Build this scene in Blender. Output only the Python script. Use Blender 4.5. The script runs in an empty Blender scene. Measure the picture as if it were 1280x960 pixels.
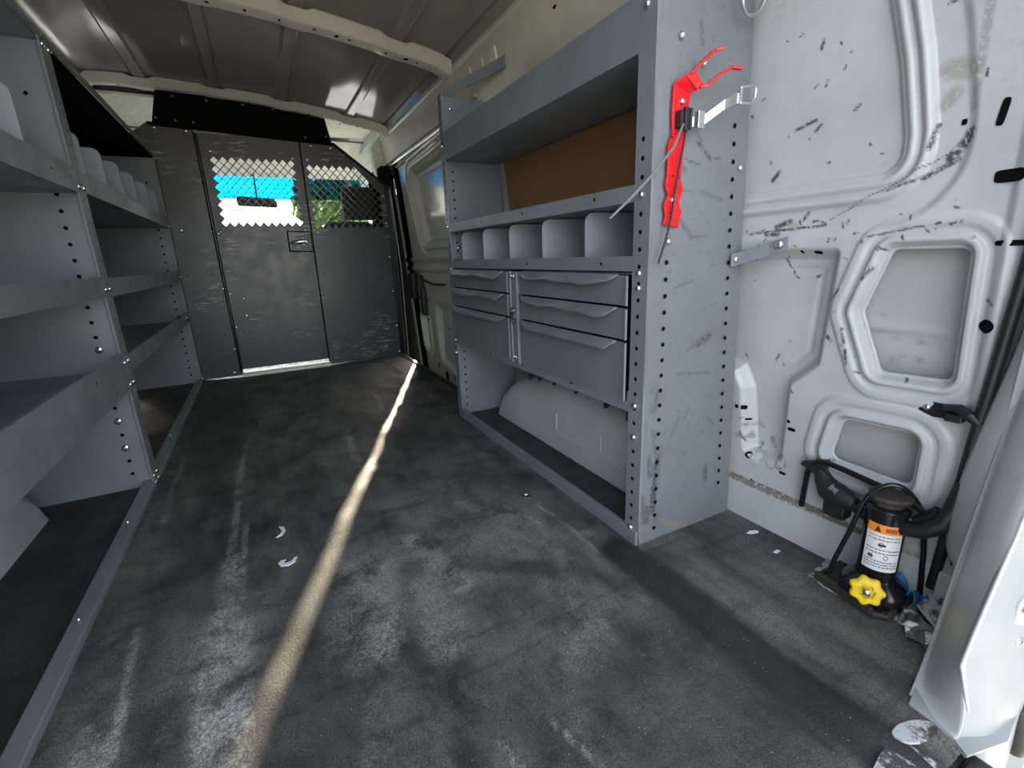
import bpy, bmesh, math, random
import numpy as np
from mathutils import Vector, Matrix, Euler
random.seed(7); np.random.seed(7)
SC = bpy.context.scene
COL = SC.collection
S = 0.62            # one unit below = the camera's height above the cargo floor = 0.62 m

# ------------------------------------------------------------------ camera
cd = bpy.data.cameras.new('camera'); cam = bpy.data.objects.new('camera', cd); COL.objects.link(cam)
cd.sensor_width = 36.0; cd.lens = 590.925 / 1280 * 36; cd.clip_start = 0.02; cd.clip_end = 500
cam.location = (0, 0, S); cam.rotation_euler = (1.30320457, 0.03727124, -0.48250028)
SC.camera = cam

# ------------------------------------------------------------------ light
SUN_AZ = Vector((0.352, 0.936)); EL = math.radians(19.5)
EXPOSURE = 1.25
SKY = 0.55
SUN = 7.5
w = bpy.data.worlds.new('world'); SC.world = w; w.use_nodes = True
nt = w.node_tree; bg = nt.nodes['Background']
sky = nt.nodes.new('ShaderNodeTexSky'); sky.sky_type = 'NISHITA'; sky.sun_disc = False
sky.sun_elevation = EL + 0.35; sky.sun_rotation = math.atan2(SUN_AZ.x, SUN_AZ.y)
sky.air_density = 1.2; sky.dust_density = 2.5; sky.ozone_density = 1.0
hs = nt.nodes.new('ShaderNodeHueSaturation'); hs.inputs['Saturation'].default_value = 0.38
nt.links.new(sky.outputs[0], hs.inputs['Color']); nt.links.new(hs.outputs[0], bg.inputs[0])
bg.inputs[1].default_value = SKY
sl = bpy.data.lights.new('sun', 'SUN'); so = bpy.data.objects.new('sun', sl); COL.objects.link(so)
sl.energy = SUN; sl.angle = math.radians(0.85); sl.color = (1.0, 0.86, 0.62)
d = Vector((SUN_AZ.x * math.cos(EL), SUN_AZ.y * math.cos(EL), math.sin(EL)))
so.rotation_euler = d.to_track_quat('Z', 'Y').to_euler(); so.location = d * 20
SC.view_settings.view_transform = 'Standard'; SC.view_settings.look = 'None'
SC.view_settings.exposure = EXPOSURE; SC.view_settings.gamma = 1.0
SC.view_settings.use_curve_mapping = False

# ------------------------------------------------------------------ materials
def new_mat(name):
    m = bpy.data.materials.new(name); m.use_nodes = True
    return m, m.node_tree, m.node_tree.nodes['Principled BSDF']
def node(t, kind, **kw):
    n = t.nodes.new(kind)
    for k, v in kw.items(): setattr(n, k, v)
    return n
def noise(t, scale, detail=4, rough=.6, vec=None, stretch=None):
    tc = node(t, 'ShaderNodeTexCoord'); n = node(t, 'ShaderNodeTexNoise')
    n.inputs['Scale'].default_value = scale; n.inputs['Detail'].default_value = detail; n.inputs['Roughness'].default_value = rough
    mp = node(t, 'ShaderNodeMapping'); mp.inputs['Scale'].default_value = stretch or (1, 1, 1)
    t.links.new(tc.outputs['Object'], mp.inputs[0]); t.links.new(mp.outputs[0], n.inputs['Vector'])
    return n.outputs[0]
def ramp(t, src, a, b, lo=0., hi=1.):
    r = node(t, 'ShaderNodeMapRange'); r.interpolation_type = 'SMOOTHSTEP'
    r.inputs[1].default_value = a; r.inputs[2].default_value = b; r.inputs[3].default_value = lo; r.inputs[4].default_value = hi
    t.links.new(src, r.inputs[0]); return r.outputs[0]
def mul(t, a, b, op='MULTIPLY'):
    m = node(t, 'ShaderNodeMath', operation=op)
    for i, x in enumerate((a, b)):
        if isinstance(x, (int, float)): m.inputs[i].default_value = x
        else: t.links.new(x, m.inputs[i])
    return m.outputs[0]
def mixc(t, f, a, b):
    m = node(t, 'ShaderNodeMix', data_type='RGBA')
    if isinstance(f, (int, float)): m.inputs[0].default_value = f
    else: t.links.new(f, m.inputs[0])
    for i, x in ((6, a), (7, b)):
        if isinstance(x, tuple): m.inputs[i].default_value = (*x, 1) if len(x) == 3 else x
        else: t.links.new(x, m.inputs[i])
    return m.outputs[2]
def bump(t, p, src, dist, strength=1):
    b = node(t, 'ShaderNodeBump'); b.inputs['Distance'].default_value = dist; b.inputs['Strength'].default_value = strength
    t.links.new(src, b.inputs['Height']); t.links.new(b.outputs[0], p.inputs['Normal'])
def plain(name, col, rough=.5, metal=0., spec=None, var=.12, scale=30):
    m, t, p = new_mat(name)
    n = noise(t, scale)
    c = mixc(t, ramp(t, n, .3, .7), tuple(x * (1 - var) for x in col), tuple(min(1, x * (1 + var)) for x in col))
    t.links.new(c, p.inputs['Base Color']); p.inputs['Roughness'].default_value = rough; p.inputs['Metallic'].default_value = metal
    if spec is not None: p.inputs['Specular IOR Level'].default_value = spec
    return m
def paint(name, col, rough=.4, scuff=(.6, .6, .6), sc_amt=.5, dirt=(.03, .03, .03), d_amt=.5, wear=False, metal=0., orange=0., cov=.62):
    """worn paint: cloudy tone, light scratches, dark smears; 'wear' reads a vertex attribute of marks"""
    m, t, p = new_mat(name)
    c = mixc(t, ramp(t, noise(t, 5), .3, .7), tuple(x * .9 for x in col), tuple(x * 1.08 for x in col))
    s1 = ramp(t, noise(t, 9, 6, .75, stretch=(1, 1.2, 9)), cov + .06, cov + .12)
    s2 = ramp(t, noise(t, 3, 2), .5, .62)
    c = mixc(t, mul(t, mul(t, s1, s2), sc_amt), c, scuff)
    d1 = ramp(t, noise(t, 22, 7, .75, stretch=(1, .8, 3)), cov + .05, cov + .12)
    c = mixc(t, mul(t, d1, d_amt), c, dirt)
    if wear:
        a = node(t, 'ShaderNodeAttribute', attribute_name='mark'); sep = node(t, 'ShaderNodeSeparateColor')
        t.links.new(a.outputs['Color'], sep.inputs[0])
        br = ramp(t, noise(t, 140, 5, .75), .38, .50)
        c = mixc(t, mul(t, sep.outputs[0], br), c, dirt)
        c = mixc(t, mul(t, sep.outputs[1], br), c, (.24, .20, .14))
    t.links.new(c, p.inputs['Base Color'])
    t.links.new(ramp(t, noise(t, 12), .3, .7, rough * .85, rough * 1.2), p.inputs['Roughness'])
    p.inputs['Metallic'].default_value = metal
    if orange: bump(t, p, noise(t, 160, 2), .0012 * orange)
    return m
M = {}
M['grey'] = paint('grey_shelf_paint', (.18, .20, .222), .42, (.55, .56, .58), .25, (.05, .055, .06), .25, cov=.66)
M['grey_lit'] = paint('lit_grey_divider_paint', (.25, .275, .305), .45, (.55, .56, .58), .2, (.08, .08, .09), .2, cov=.68)  # shelf grey lightened; the dividers' stronger light is in the colour
M['grey_front'] = paint('grey_drawer_paint', (.165, .174, .188), .38, (.6, .6, .62), .5, (.05, .05, .05), .25, cov=.63)
M['grey_scuffed'] = paint('scuffed_grey_paint', (.155, .172, .188), .42, (.5, .52, .55), .35, (.05, .052, .055), .35, wear=True, cov=.65)
M['charcoal'] = paint('charcoal_partition_paint', (.046, .050, .056), .34, (.45, .45, .45), .8, (.015, .015, .018), .5, cov=.49)
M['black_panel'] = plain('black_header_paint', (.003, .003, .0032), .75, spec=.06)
M['white'] = paint('white_body_paint', (.465, .49, .502), .38, (.8, .8, .8), .2, (.06, .065, .065), .35, wear=True, orange=.25, cov=.72)
M['door_gloss'] = paint('glossy_door_paint', (.62, .62, .55), .16, (.7, .7, .66), .2, (.12, .11, .09), .3, cov=.7)
M['jamb'] = paint('shaded_dirty_white_paint', (.30, .318, .315), .45, (.6, .6, .58), .4, (.08, .08, .08), .5, cov=.62)  # white dimmed to stand in for shade at the opening; dirt smears over it
M['cream'] = paint('cream_body_paint', (.74, .71, .60), .33, (.75, .73, .66), .3, (.2, .18, .14), .35)
M['roof'] = plain('glossy_roof_paint', (.34, .325, .26), .11, spec=.35, var=.05, scale=6)
M['matt_black'] = plain('matt_black_trim', (.010, .010, .010), 1.0, spec=0.)
M['dark'] = plain('dark_hole', (.004, .004, .004), .9, spec=.1)
M['tan'] = plain('tan_dash_plastic', (.50, .48, .42), .7)
M['black'] = plain('black_rubber', (.012, .012, .013), .45)
M['black_gloss'] = plain('black_gloss_paint', (.008, .008, .009), .22)
M['steel'] = plain('zinc_steel', (.62, .62, .60), .3, 1.)
M['bright'] = plain('bright_bolt_steel', (.82, .82, .80), .22, 1.)
M['red'] = plain('red_enamel', (.62, .008, .014), .3, var=.15, scale=25)
M['yellow'] = plain('yellow_plastic', (.85, .58, .01), .35)
M['card'] = paint('brown_hardboard', (.24, .135, .055), .6, (.3, .2, .1), .5, (.05, .03, .015), .3)
M['blue_rag'] = plain('blue_cloth', (.015, .16, .36), .8, var=.5, scale=25)
M['zip'] = plain('grey_plastic', (.13, .14, .16), .4)
M['seat'] = plain('dark_seat_cloth', (.03, .028, .026), .9)
M['liner'] = plain('pale_headliner', (.84, .84, .74), .8)
M['concrete'] = plain('pale_concrete', (.50, .46, .40), .9, var=.15, scale=2)
M['leaf'] = plain('tree_foliage', (.09, .17, .03), .7, var=.6, scale=3)
M['bark'] = plain('tree_bark', (.08, .05, .03), .9)
M['rust'] = paint('rusty_steel', (.035, .027, .022), .65, (.10, .06, .04), .6, (.01, .008, .006), .6)
M['silver_dirt'] = paint('chalky_metal', (.42, .44, .44), .5, (.75, .75, .75), .6, (.035, .028, .024), .95, cov=.40)
M['orange'] = plain('orange_label', (.85, .25, .03), .5)
M['label'] = plain('white_label', (.75, .78, .80), .45, var=.04)
M['ink'] = plain('black_ink', (.03, .03, .035), .5)
def glass_mat(name, col, tint=.9):
    m, t, p = new_mat(name)
    p.inputs['Base Color'].default_value = (*col, 1); p.inputs['Roughness'].default_value = 0.0
    tr = node(t, 'ShaderNodeBsdfTransparent'); tr.inputs[0].default_value = (*col, 1)
    gl = node(t, 'ShaderNodeBsdfGlossy'); gl.inputs['Roughness'].default_value = .02
    fr = node(t, 'ShaderNodeFresnel'); fr.inputs[0].default_value = 1.45
    mx = node(t, 'ShaderNodeMixShader'); t.links.new(fr.outputs[0], mx.inputs[0]); t.links.new(tr.outputs[0], mx.inputs[1]); t.links.new(gl.outputs[0], mx.inputs[2])
    t.links.new(mx.outputs[0], t.nodes['Material Output'].inputs[0]); return m
M['glass'] = glass_mat('clear_windscreen_glass', (.88, .93, .92))
M['blue_glass'] = glass_mat('blue_shade_band_glass', (.0, .12, .30))
def newspaper_mat():
    m, t, p = new_mat('printed_newspaper')
    tc = node(t, 'ShaderNodeTexCoord'); v = node(t, 'ShaderNodeTexVoronoi', feature='F1', distance='CHEBYCHEV'); v.inputs['Scale'].default_value = 18
    t.links.new(tc.outputs['Object'], v.inputs['Vector'])
    sep = node(t, 'ShaderNodeSeparateColor'); t.links.new(v.outputs['Color'], sep.inputs[0])
    c = mixc(t, ramp(t, sep.outputs[0], .62, .64), (.68, .69, .68), (.12, .11, .11))
    c = mixc(t, ramp(t, sep.outputs[1], .80, .82), c, (.35, .16, .15))
    c = mixc(t, mul(t, ramp(t, noise(t, 220, 2, .5, stretch=(1, .25, 1)), .52, .56), .5), c, (.12, .12, .12))
    t.links.new(c, p.inputs['Base Color']); p.inputs['Roughness'].default_value = .85; return m
M['paper'] = newspaper_mat()
def floor_mat():
    m, t, p = new_mat('worn_black_rubber_mat')
    big = ramp(t, noise(t, 6, 8, .74, stretch=(1.5, .8, 1)), .36, .66)
    c = mixc(t, big, (.034, .0335, .032), (.105, .101, .094))
    st = ramp(t, noise(t, 7, 7, .7, stretch=(2.8, .45, 1)), .42, .7)
    c = mixc(t, mul(t, st, .35), c, (.14, .135, .125))
    rip = ramp(t, noise(t, 10, 5, .6, stretch=(.6, 3.0, 1)), .5, .72)
    c = mixc(t, mul(t, rip, .55), c, (.014, .014, .014))
    a = node(t, 'ShaderNodeAttribute', attribute_name='mark'); sep = node(t, 'ShaderNodeSeparateColor')
    t.links.new(a.outputs['Color'], sep.inputs[0])
    grain = ramp(t, noise(t, 160, 5, .8), .32, .62)
    blot = ramp(t, noise(t, 16, 6, .75), .34, .62)
    c = mixc(t, mul(t, mul(t, sep.outputs[0], grain), blot), c, (.40, .395, .375))
    c = mixc(t, mul(t, sep.outputs[1], blot), c, (.17, .16, .145))
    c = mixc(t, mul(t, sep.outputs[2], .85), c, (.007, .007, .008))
    gr = ramp(t, noise(t, 420, 3, .8), .3, .7, .4, 1.9)
    mm = node(t, 'ShaderNodeMix', data_type='RGBA', blend_type='MULTIPLY'); mm.inputs[0].default_value = 1
    t.links.new(c, mm.inputs[6]); t.links.new(gr, mm.inputs[7]); c = mm.outputs[2]
    sp = ramp(t, noise(t, 300, 2, .5), .735, .75)
    c = mixc(t, mul(t, sp, .8), c, (.55, .53, .46))
    t.links.new(c, p.inputs['Base Color'])
    t.links.new(ramp(t, noise(t, 8), .3, .7, .5, .72), p.inputs['Roughness'])
    bump(t, p, noise(t, 260, 4, .7), .0012); return m
M['floor'] = floor_mat()

# ------------------------------------------------------------------ mesh helpers (all coordinates in units of S metres)
ROOT = {}
class MB:
    def __init__(s): s.v = []; s.f = []; s.mi = []
    def add(s, vs, fs, mi=0):
        o = len(s.v); s.v += [tuple(map(float, q)) for q in vs]
        s.f += [tuple(i + o for i in f) for f in fs]; s.mi += [mi] * len(fs); return s
    def box(s, a, b, mi=0):
        x0, y0, z0 = a; x1, y1, z1 = b
        return s.add([(x0, y0, z0), (x1, y0, z0), (x1, y1, z0), (x0, y1, z0), (x0, y0, z1), (x1, y0, z1), (x1, y1, z1), (x0, y1, z1)],
                     [(0, 3, 2, 1), (4, 5, 6, 7), (0, 1, 5, 4), (1, 2, 6, 5), (2, 3, 7, 6), (3, 0, 4, 7)], mi)
    def prism(s, pts, vec, mi=0):
        """closed polygon (3D points) extruded along vec"""
        n = len(pts); v = Vector(vec); P = [Vector(p) for p in pts]
        return s.add([*P, *[p + v for p in P]], [tuple(range(n))[::-1], tuple(range(n, 2 * n))] + [(i, (i + 1) % n, n + (i + 1) % n, n + i) for i in range(n)], mi)
    def tube(s, path, r, n=10, mi=0, cap=True):
        P = [Vector(p) for p in path]; R = r if isinstance(r, (list, tuple)) else [r] * len(P)
        up = None; rings = []
        for i, p in enumerate(P):
            t = (P[min(i + 1, len(P) - 1)] - P[max(i - 1, 0)]).normalized()
            if up is None: up = t.orthogonal().normalized()
            up = (up - t * up.dot(t)).normalized(); bi = t.cross(up)
            rings.append([p + (up * math.cos(a) + bi * math.sin(a)) * R[i] for a in [2 * math.pi * k / n for k in range(n)]])
        vs = [q for rg in rings for q in rg]; fs = []
        for i in range(len(P) - 1):
            for k in range(n): fs.append((i * n + k, i * n + (k + 1) % n, (i + 1) * n + (k + 1) % n, (i + 1) * n + k))
        if cap: fs += [tuple(range(n))[::-1], tuple(range((len(P) - 1) * n, len(P) * n))]
        return s.add(vs, fs, mi)
    def lathe(s, c, axis, prof, n=24, mi=0, lobes=None):
        c = Vector(c); a = Vector(axis).normalized(); u = a.orthogonal().normalized(); w_ = a.cross(u); vs = []; fs = []
        for (r, h) in prof:
            for k in range(n):
                th = 2 * math.pi * k / n; rr = r * (1 + (lobes[1] * math.cos(lobes[0] * th) if lobes else 0))
                vs.append(c + a * h + (u * math.cos(th) + w_ * math.sin(th)) * rr)
        for i in range(len(prof) - 1):
            for k in range(n): fs.append((i * n + k, i * n + (k + 1) % n, (i + 1) * n + (k + 1) % n, (i + 1) * n + k))
        fs += [tuple(range(n))[::-1], tuple(range((len(prof) - 1) * n, len(prof) * n))]
        return s.add(vs, fs, mi)
    def disc(s, c, nrm, r, n=10, mi=0):
        c = Vector(c); a = Vector(nrm).normalized(); u = a.orthogonal().normalized(); w_ = a.cross(u)
        return s.add([c + (u * math.cos(t) + w_ * math.sin(t)) * r for t in [2 * math.pi * k / n for k in range(n)]], [tuple(range(n))], mi)
    def build(s, name, mats, parent=None, smooth=False, bevel=0, recalc=True):
        mats = mats if isinstance(mats, (list, tuple)) else [mats]
        V = np.array(s.v) * S
        if parent is not None:
            root = parent
            while root.parent: root = root.parent
            off = np.array(ROOT[root.name])
        else:
            lo, hi = V.min(0), V.max(0); off = np.array([(lo[0] + hi[0]) / 2, (lo[1] + hi[1]) / 2, lo[2]])
        me = bpy.data.meshes.new(name); me.from_pydata((V - off).tolist(), [], s.f)
        for m in mats: me.materials.append(M[m])
        me.polygons.foreach_set('material_index', s.mi)
        if recalc:
            bm = bmesh.new(); bm.from_mesh(me); bmesh.ops.recalc_face_normals(bm, faces=bm.faces); bm.to_mesh(me); bm.free()
        if smooth:
            me.polygons.foreach_set('use_smooth', [True] * len(me.polygons))
            me.set_sharp_from_angle(angle=math.radians(38))
        o = bpy.data.objects.new(name, me); COL.objects.link(o)
        if parent is not None: o.parent = parent
        else: o.location = off; ROOT[o.name] = tuple(off)
        if bevel:
            b = o.modifiers.new('bevel', 'BEVEL'); b.width = bevel * S; b.segments = 2; b.limit_method = 'ANGLE'
        return o
def thing(name, label, cat, loc, group=None):
    o = bpy.data.objects.new(name, None); COL.objects.link(o); o.empty_display_size = .05
    o.location = [c * S for c in loc]; ROOT[o.name] = tuple(c * S for c in loc)
    return tag(o, label, cat, group)
def tag(o, label, cat, group=None, kind=None):
    o['label'] = label; o['category'] = cat
    if group: o['group'] = group
    if kind: o['kind'] = kind
    return o
def struct(o): o['kind'] = 'structure'; return o
def arc(cx, cy, r, a0, a1, n=6): return [(cx + r * math.cos(math.radians(a0 + (a1 - a0) * i / n)), cy + r * math.sin(math.radians(a0 + (a1 - a0) * i / n))) for i in range(n + 1)]
_bolt = {}
def bolts(parent, pts, nrm, r=.011, name='bolt', mat='bright'):
    """domed bolt heads, one object each, sharing one mesh"""
    off = Vector(ROOT[parent.name]) / S
    key = (tuple(nrm), r, mat)
    if key not in _bolt:
        b = MB(); b.lathe((0, 0, 0), nrm, [(r, -.002), (r, .003), (r * .8, .007), (r * .35, .0095)], 10)
        me = bpy.data.meshes.new(name); me.from_pydata([tuple(np.array(v) * S) for v in b.v], [], b.f); me.materials.append(M[mat])
        bm = bmesh.new(); bm.from_mesh(me); bmesh.ops.recalc_face_normals(bm, faces=bm.faces); bm.to_mesh(me); bm.free()
        me.polygons.foreach_set('use_smooth', [True] * len(me.polygons)); _bolt[key] = me
    for p in pts:
        o = bpy.data.objects.new(name, _bolt[key]); COL.objects.link(o); o.parent = parent; o.location = (Vector(p) - off) * S

# ---- 2D signed distance to a rounded polygon (numpy)
def sdf(poly, Y, Z, rnd=0.):
    P = np.array(poly, float); n = len(P); d = np.full(Y.shape, 1e9); ins = np.zeros(Y.shape, bool)
    for i in range(n):
        a, b = P[i], P[(i + 1) % n]; e = b - a; wy, wz = Y - a[0], Z - a[1]
        h = np.clip((wy * e[0] + wz * e[1]) / (e @ e), 0, 1)
        d = np.minimum(d, np.hypot(wy - e[0] * h, wz - e[1] * h))
        c = ((a[1] <= Z) != (b[1] <= Z))
        with np.errstate(divide='ignore', invalid='ignore'):
            xi = a[0] + (Z - a[1]) / (b[1] - a[1] + 1e-12) * e[0]
        ins ^= c & (Y < xi)
    return np.where(ins, -d, d) - rnd
def shrink(poly, r):
    """polygon moved inward by r, so that sdf(..., r) has round corners of radius r"""
    P = [Vector(p) for p in poly]; n = len(P)
    area = sum(P[i].x * P[(i + 1) % n].y - P[(i + 1) % n].x * P[i].y for i in range(n)); sg = 1 if area > 0 else -1; out = []
    for i in range(n):
        e1 = (P[i] - P[i - 1]).normalized(); e2 = (P[(i + 1) % n] - P[i]).normalized()
        n1 = Vector((-e1.y, e1.x)) * sg; n2 = Vector((-e2.y, e2.x)) * sg
        b = (n1 + n2); out.append(tuple(P[i] + b * (r / max(.25, 1 + n1.dot(n2)))))
    return out
def rsdf(poly, Y, Z, r): return sdf(shrink(poly, r), Y, Z, r)
def sm(x, a, b): t = np.clip((x - a) / (b - a), 0, 1); return t * t * (3 - 2 * t)
def hump(d, a, b): t = np.clip((d - a) / (b - a), 0, 1); return np.sin(t * np.pi) ** 1.0
def seg_mark(Y, Z, a, b, wd): 
    a = np.array(a, float); b = np.array(b, float); e = b - a
    h = np.clip(((Y - a[0]) * e[0] + (Z - a[1]) * e[1]) / (e @ e + 1e-9), 0, 1)
    return 1 - sm(np.hypot(Y - a[0] - e[0] * h, Z - a[1] - e[1] * h), wd * .4, wd)
def relief(name, ys, zs, P3, faces_black, mats, marks=None, parent=None):
    """grid sheet: P3(Y,Z)->x,y,z arrays; faces_black(Yc,Zc)->material index; marks(Y,Z)->(r,g,b)"""
    Y, Z = np.meshgrid(ys, zs, indexing='ij'); x, y, z = P3(Y, Z)
    V = np.stack([x, y, z], -1).reshape(-1, 3) * S; ny, nz = Y.shape
    idx = np.arange(ny * nz).reshape(ny, nz)
    F = np.stack([idx[:-1, :-1], idx[1:, :-1], idx[1:, 1:], idx[:-1, 1:]], -1).reshape(-1, 4)
    if parent is None:
        lo, hi = V.min(0), V.max(0); off = np.array([(lo[0] + hi[0]) / 2, (lo[1] + hi[1]) / 2, lo[2]])
    else: off = np.array(ROOT[parent.name])
    Yc = (Y[:-1, :-1] + Y[1:, 1:]) / 2; Zc = (Z[:-1, :-1] + Z[1:, 1:]) / 2
    mi = faces_black(Yc, Zc).astype(int).reshape(-1)
    F = F[mi != 9]; mi = mi[mi != 9]
    me = bpy.data.meshes.new(name); me.from_pydata((V - off).tolist(), [], F.tolist())
    for m in mats: me.materials.append(M[m])
    me.polygons.foreach_set('material_index', mi)
    me.polygons.foreach_set('use_smooth', np.ones(len(F), bool))
    if marks is not None:
        r, g, b = marks(Y, Z); ca = me.color_attributes.new('mark', 'FLOAT_COLOR', 'POINT')
        ca.data.foreach_set('color', np.stack([r, g, b, np.ones_like(r)], -1).reshape(-1).astype(np.float32))
    o = bpy.data.objects.new(name, me); COL.objects.link(o)
    if parent is None: o.location = off; ROOT[o.name] = tuple(off)
    else: o.parent = parent
    return o

# ================================================================== SETTING
XW0, XWK = 1.53, -.075
def xw(z): return XW0 + XWK * z
CX = .16                                                            # centre line of the van body
# ---------------- floor (rubber mat over corrugated steel)
def vnoise(X, Y, sc, seed):
    rs = np.random.RandomState(seed); g = rs.rand(64, 64)
    x = X * sc; y = Y * sc; xi = np.floor(x).astype(int); yi = np.floor(y).astype(int); fx = x - xi; fy = y - yi
    fx = fx * fx * (3 - 2 * fx); fy = fy * fy * (3 - 2 * fy)
    G = lambda a, b: g[a % 64, b % 64]
    return (G(xi, yi) * (1 - fx) + G(xi + 1, yi) * fx) * (1 - fy) + (G(xi, yi + 1) * (1 - fx) + G(xi + 1, yi + 1) * fx) * fy
def floor_h(X, Y):
    h = .020 * (vnoise(X, Y * .8, 2.6, 3) - .5) * 2 + .009 * (vnoise(X * 1.3, Y, 5.5, 5) - .5) * 2
    h += .012 * sm(-np.abs(X - (1.0 + .0 * Y)), -.05, 0) * (Y < 1.3)         # crease running back from the shelf foot
    h += -.010 * sm(-np.abs(X - .93), -.06, 0) * (Y < 1.25)
    fade = np.minimum(sm(-X, .35 - .9, .75 - .9), 1)
    k = (1 - sm(X, 1.12, 1.28)) * np.clip(sm(X, -.60, -.50) * (1 - sm(X, .96, 1.03)) + (Y < 1.05) * sm(X, .96, 1.03), 0, 1)
    return h * k
def floor_marks(X, Y):
    n1 = vnoise(X, Y, 9, 11); r = np.zeros_like(X)
    def band(xa, ya, xb, yb, w_, k):                                 # scuffed strip between two points
        return k * seg_mark(X, Y, (xa, ya), (xb, yb), w_)
    for b in [(-.233, .78, -.235, 1.35, .085, 1.1), (-.232, 1.35, -.234, 1.75, .055, .9), (-.245, 1.75, -.235, 2.2, .02, .9), (-.235, 2.3, -.22, 3.0, .018, .8),
              (-.20, 1.45, -.20, 2.0, .012, .9),
              (-.45, .75, -.47, 1.15, .030, 1), (-.44, 1.1, -.46, 1.5, .012, 1.2), (-.52, .7, -.50, 1.2, .018, .8), (-.38, .7, -.42, 1.0, .05, .5),
              (.10, 1.15, .16, 1.45, .14, .75), (.30, 1.05, .34, 1.3, .10, .45), (.36, 1.55, .42, 1.25, .06, .6), (.05, .75, .1, .95, .05, .45),
              (.74, 1.0, .62, .8, .1, .28), (.60, 1.7, .70, 1.45, .04, .35), (.30, 2.3, .33, 2.9, .03, .5), (.62, 3.2, .66, 3.6, .03, .5),
              (.86, 1.5, .9, 1.15, .010, .7), (.72, 1.6, .80, 1.35, .008, .6), (.30, .72, .34, .55, .008, .8), (.42, .72, .46, .55, .006, .7),
              (-.50, 2.2, -.52, 3.0, .012, .5)]:
        r = np.maximum(r, band(*b))
    g = .8 * sm(vnoise(X, Y, 1.4, 21), .5, .8) * sm(-Y, -2.6, -.9)
    g = np.maximum(g, .6 * sm(X, -.60, -.52) * (1 - sm(X, -.50, -.36)) * sm(-Y, -2.6, -1.2))
    b = 1.0 * seg_mark(X, Y, (.955, 1.12), (.985, .25), .085) + .65 * seg_mark(X, Y, (.70, 1.15), (.45, 1.35), .05) * n1
    b = np.maximum(b, .7 * seg_mark(X, Y, (.22, .6), (.30, .95), .05) * n1)
    b = np.maximum(b, .55 * sm(vnoise(X, Y * .5, 3.2, 8), .58, .8))
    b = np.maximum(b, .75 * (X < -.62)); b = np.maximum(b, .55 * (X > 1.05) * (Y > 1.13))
    # b darkens the mat along the crease, in blotches and behind both base rails
    return np.clip(r, 0, 1), np.clip(g, 0, 1), np.clip(b, 0, 1)
xs = np.arange(-1.30, 1.60, .0115); ysf = np.concatenate([np.arange(.235, 2.0, .0115), np.arange(2.0, 5.2, .028)])
def floor_P(X, Y):
    # the mat ends short of the step well at the sliding door and of the bare corner round the jack
    xm = np.where(Y > 2.9, 1.255 - .00 * Y, 1.60)
    return np.minimum(X, xm), Y, floor_h(X, Y)
fo = relief('floor', xs, ysf, floor_P, lambda X, Y: 0 * X, ['floor', 'silver_dirt'], floor_marks)
struct(fo)
b = MB(); b.box((-1.45, .23, -.06), (1.27, 5.3, -.025)); b.box((1.27, .23, -.06), (1.7, 2.95, -.025)); b.box((-1.45, 5.3, -.06), (1.27, 8.0, -.025))
struct(b.build('floor_pan', 'silver_dirt'))
b = MB(); b.prism([(x, y, .001) for x, y in [(1.60, .735), (1.37, .706), (1.356, .655), (1.365, .50), (1.385, .47), (1.362, .41), (1.285, .372), (1.205, .358), (1.125, .338), (1.116, .262), (1.095, .228), (1.60, .21)]], (0, 0, .005))
b.prism([(x, y, .001) for x, y in [(1.022, .316), (.96, .312), (.90, .30), (.89, .236), (1.04, .234), (1.03, .27)]], (0, 0, .005))
struct(b.build('floor_corner_plate', 'silver_dirt'))
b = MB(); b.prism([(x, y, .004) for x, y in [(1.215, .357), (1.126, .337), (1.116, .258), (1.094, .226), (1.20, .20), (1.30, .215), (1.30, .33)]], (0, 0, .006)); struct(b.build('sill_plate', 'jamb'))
# step well beside the sliding door
b = MB(); b.box((1.25, 2.9, -.34), (1.62, 5.6, -.32)); b.box((1.245, 2.9, -.34), (1.262, 5.2, -.012)); b.box((1.25, 2.88, -.34), (1.62, 2.90, -.03)); b.box((1.25, 5.58, -.34), (1.62, 5.6, 0))
struct(b.build('step_well', 'black'))
b = MB(); b.box((1.225, 2.95, -.03), (1.262, 5.0, .012)); struct(b.build('trim_1', 'black', bevel=.004))
b = MB(); b.box((-.27, 4.93, -.006), (.50, 5.06, .026)); struct(b.build('trim_2', 'cream', bevel=.004))

# ---------------- roof
def roof_z(X):
    return 2.408 - .052 * (max(X, -.7) + .7) ** 2 - .25 * max(0, -.7 - X) ** 2
beads = [(-1.08, -.98), (-.61, -.525), (-.125, -.04), (.35, .44), (.90, .975)]
prof = []
X = -1.00
px = sorted(set([round(-.98 + i * .02, 4) for i in range(0, 112)] + [q for a, c in beads for q in (a - .008, a + .008, a + .014, c - .014, c - .008, c + .008)]))
for x in px:
    z = roof_z(x); dn = 0
    for a, c in beads:
        if a + .007 <= x <= c - .007: dn = .016
        if a + .007 <= x <= a + .009 or c - .009 <= x <= c - .007: dn = .020
    prof.append((x, z - dn))
prof += [(1.255, 2.235), (1.272, 2.20), (1.285, 2.172)]
prof = [(-.999, 2.172), (-.99, 2.30)] + prof
b = MB(); n = len(prof); ysr = [.22, 1.2, 2.2, 3.14, 3.4, 4.2, 4.95, 5.2]
vs = [(x, y, z) for y in ysr for x, z in prof]
b.add(vs, [(j * n + i, j * n + i + 1, (j + 1) * n + i + 1, (j + 1) * n + i) for j in range(len(ysr) - 1) for i in range(n - 1)])
struct(b.build('ceiling', 'roof', smooth=True, recalc=False))
b = MB(); b.box((-1.2, .2, 2.43), (1.5, 7.15, 2.47)); b.box((-1.35, .2, 2.2), (-1.15, 7.1, 2.46)); b.box((1.33, .2, 2.26), (1.62, 7.1, 2.46))
struct(b.build('roof_shell', 'white'))
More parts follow.
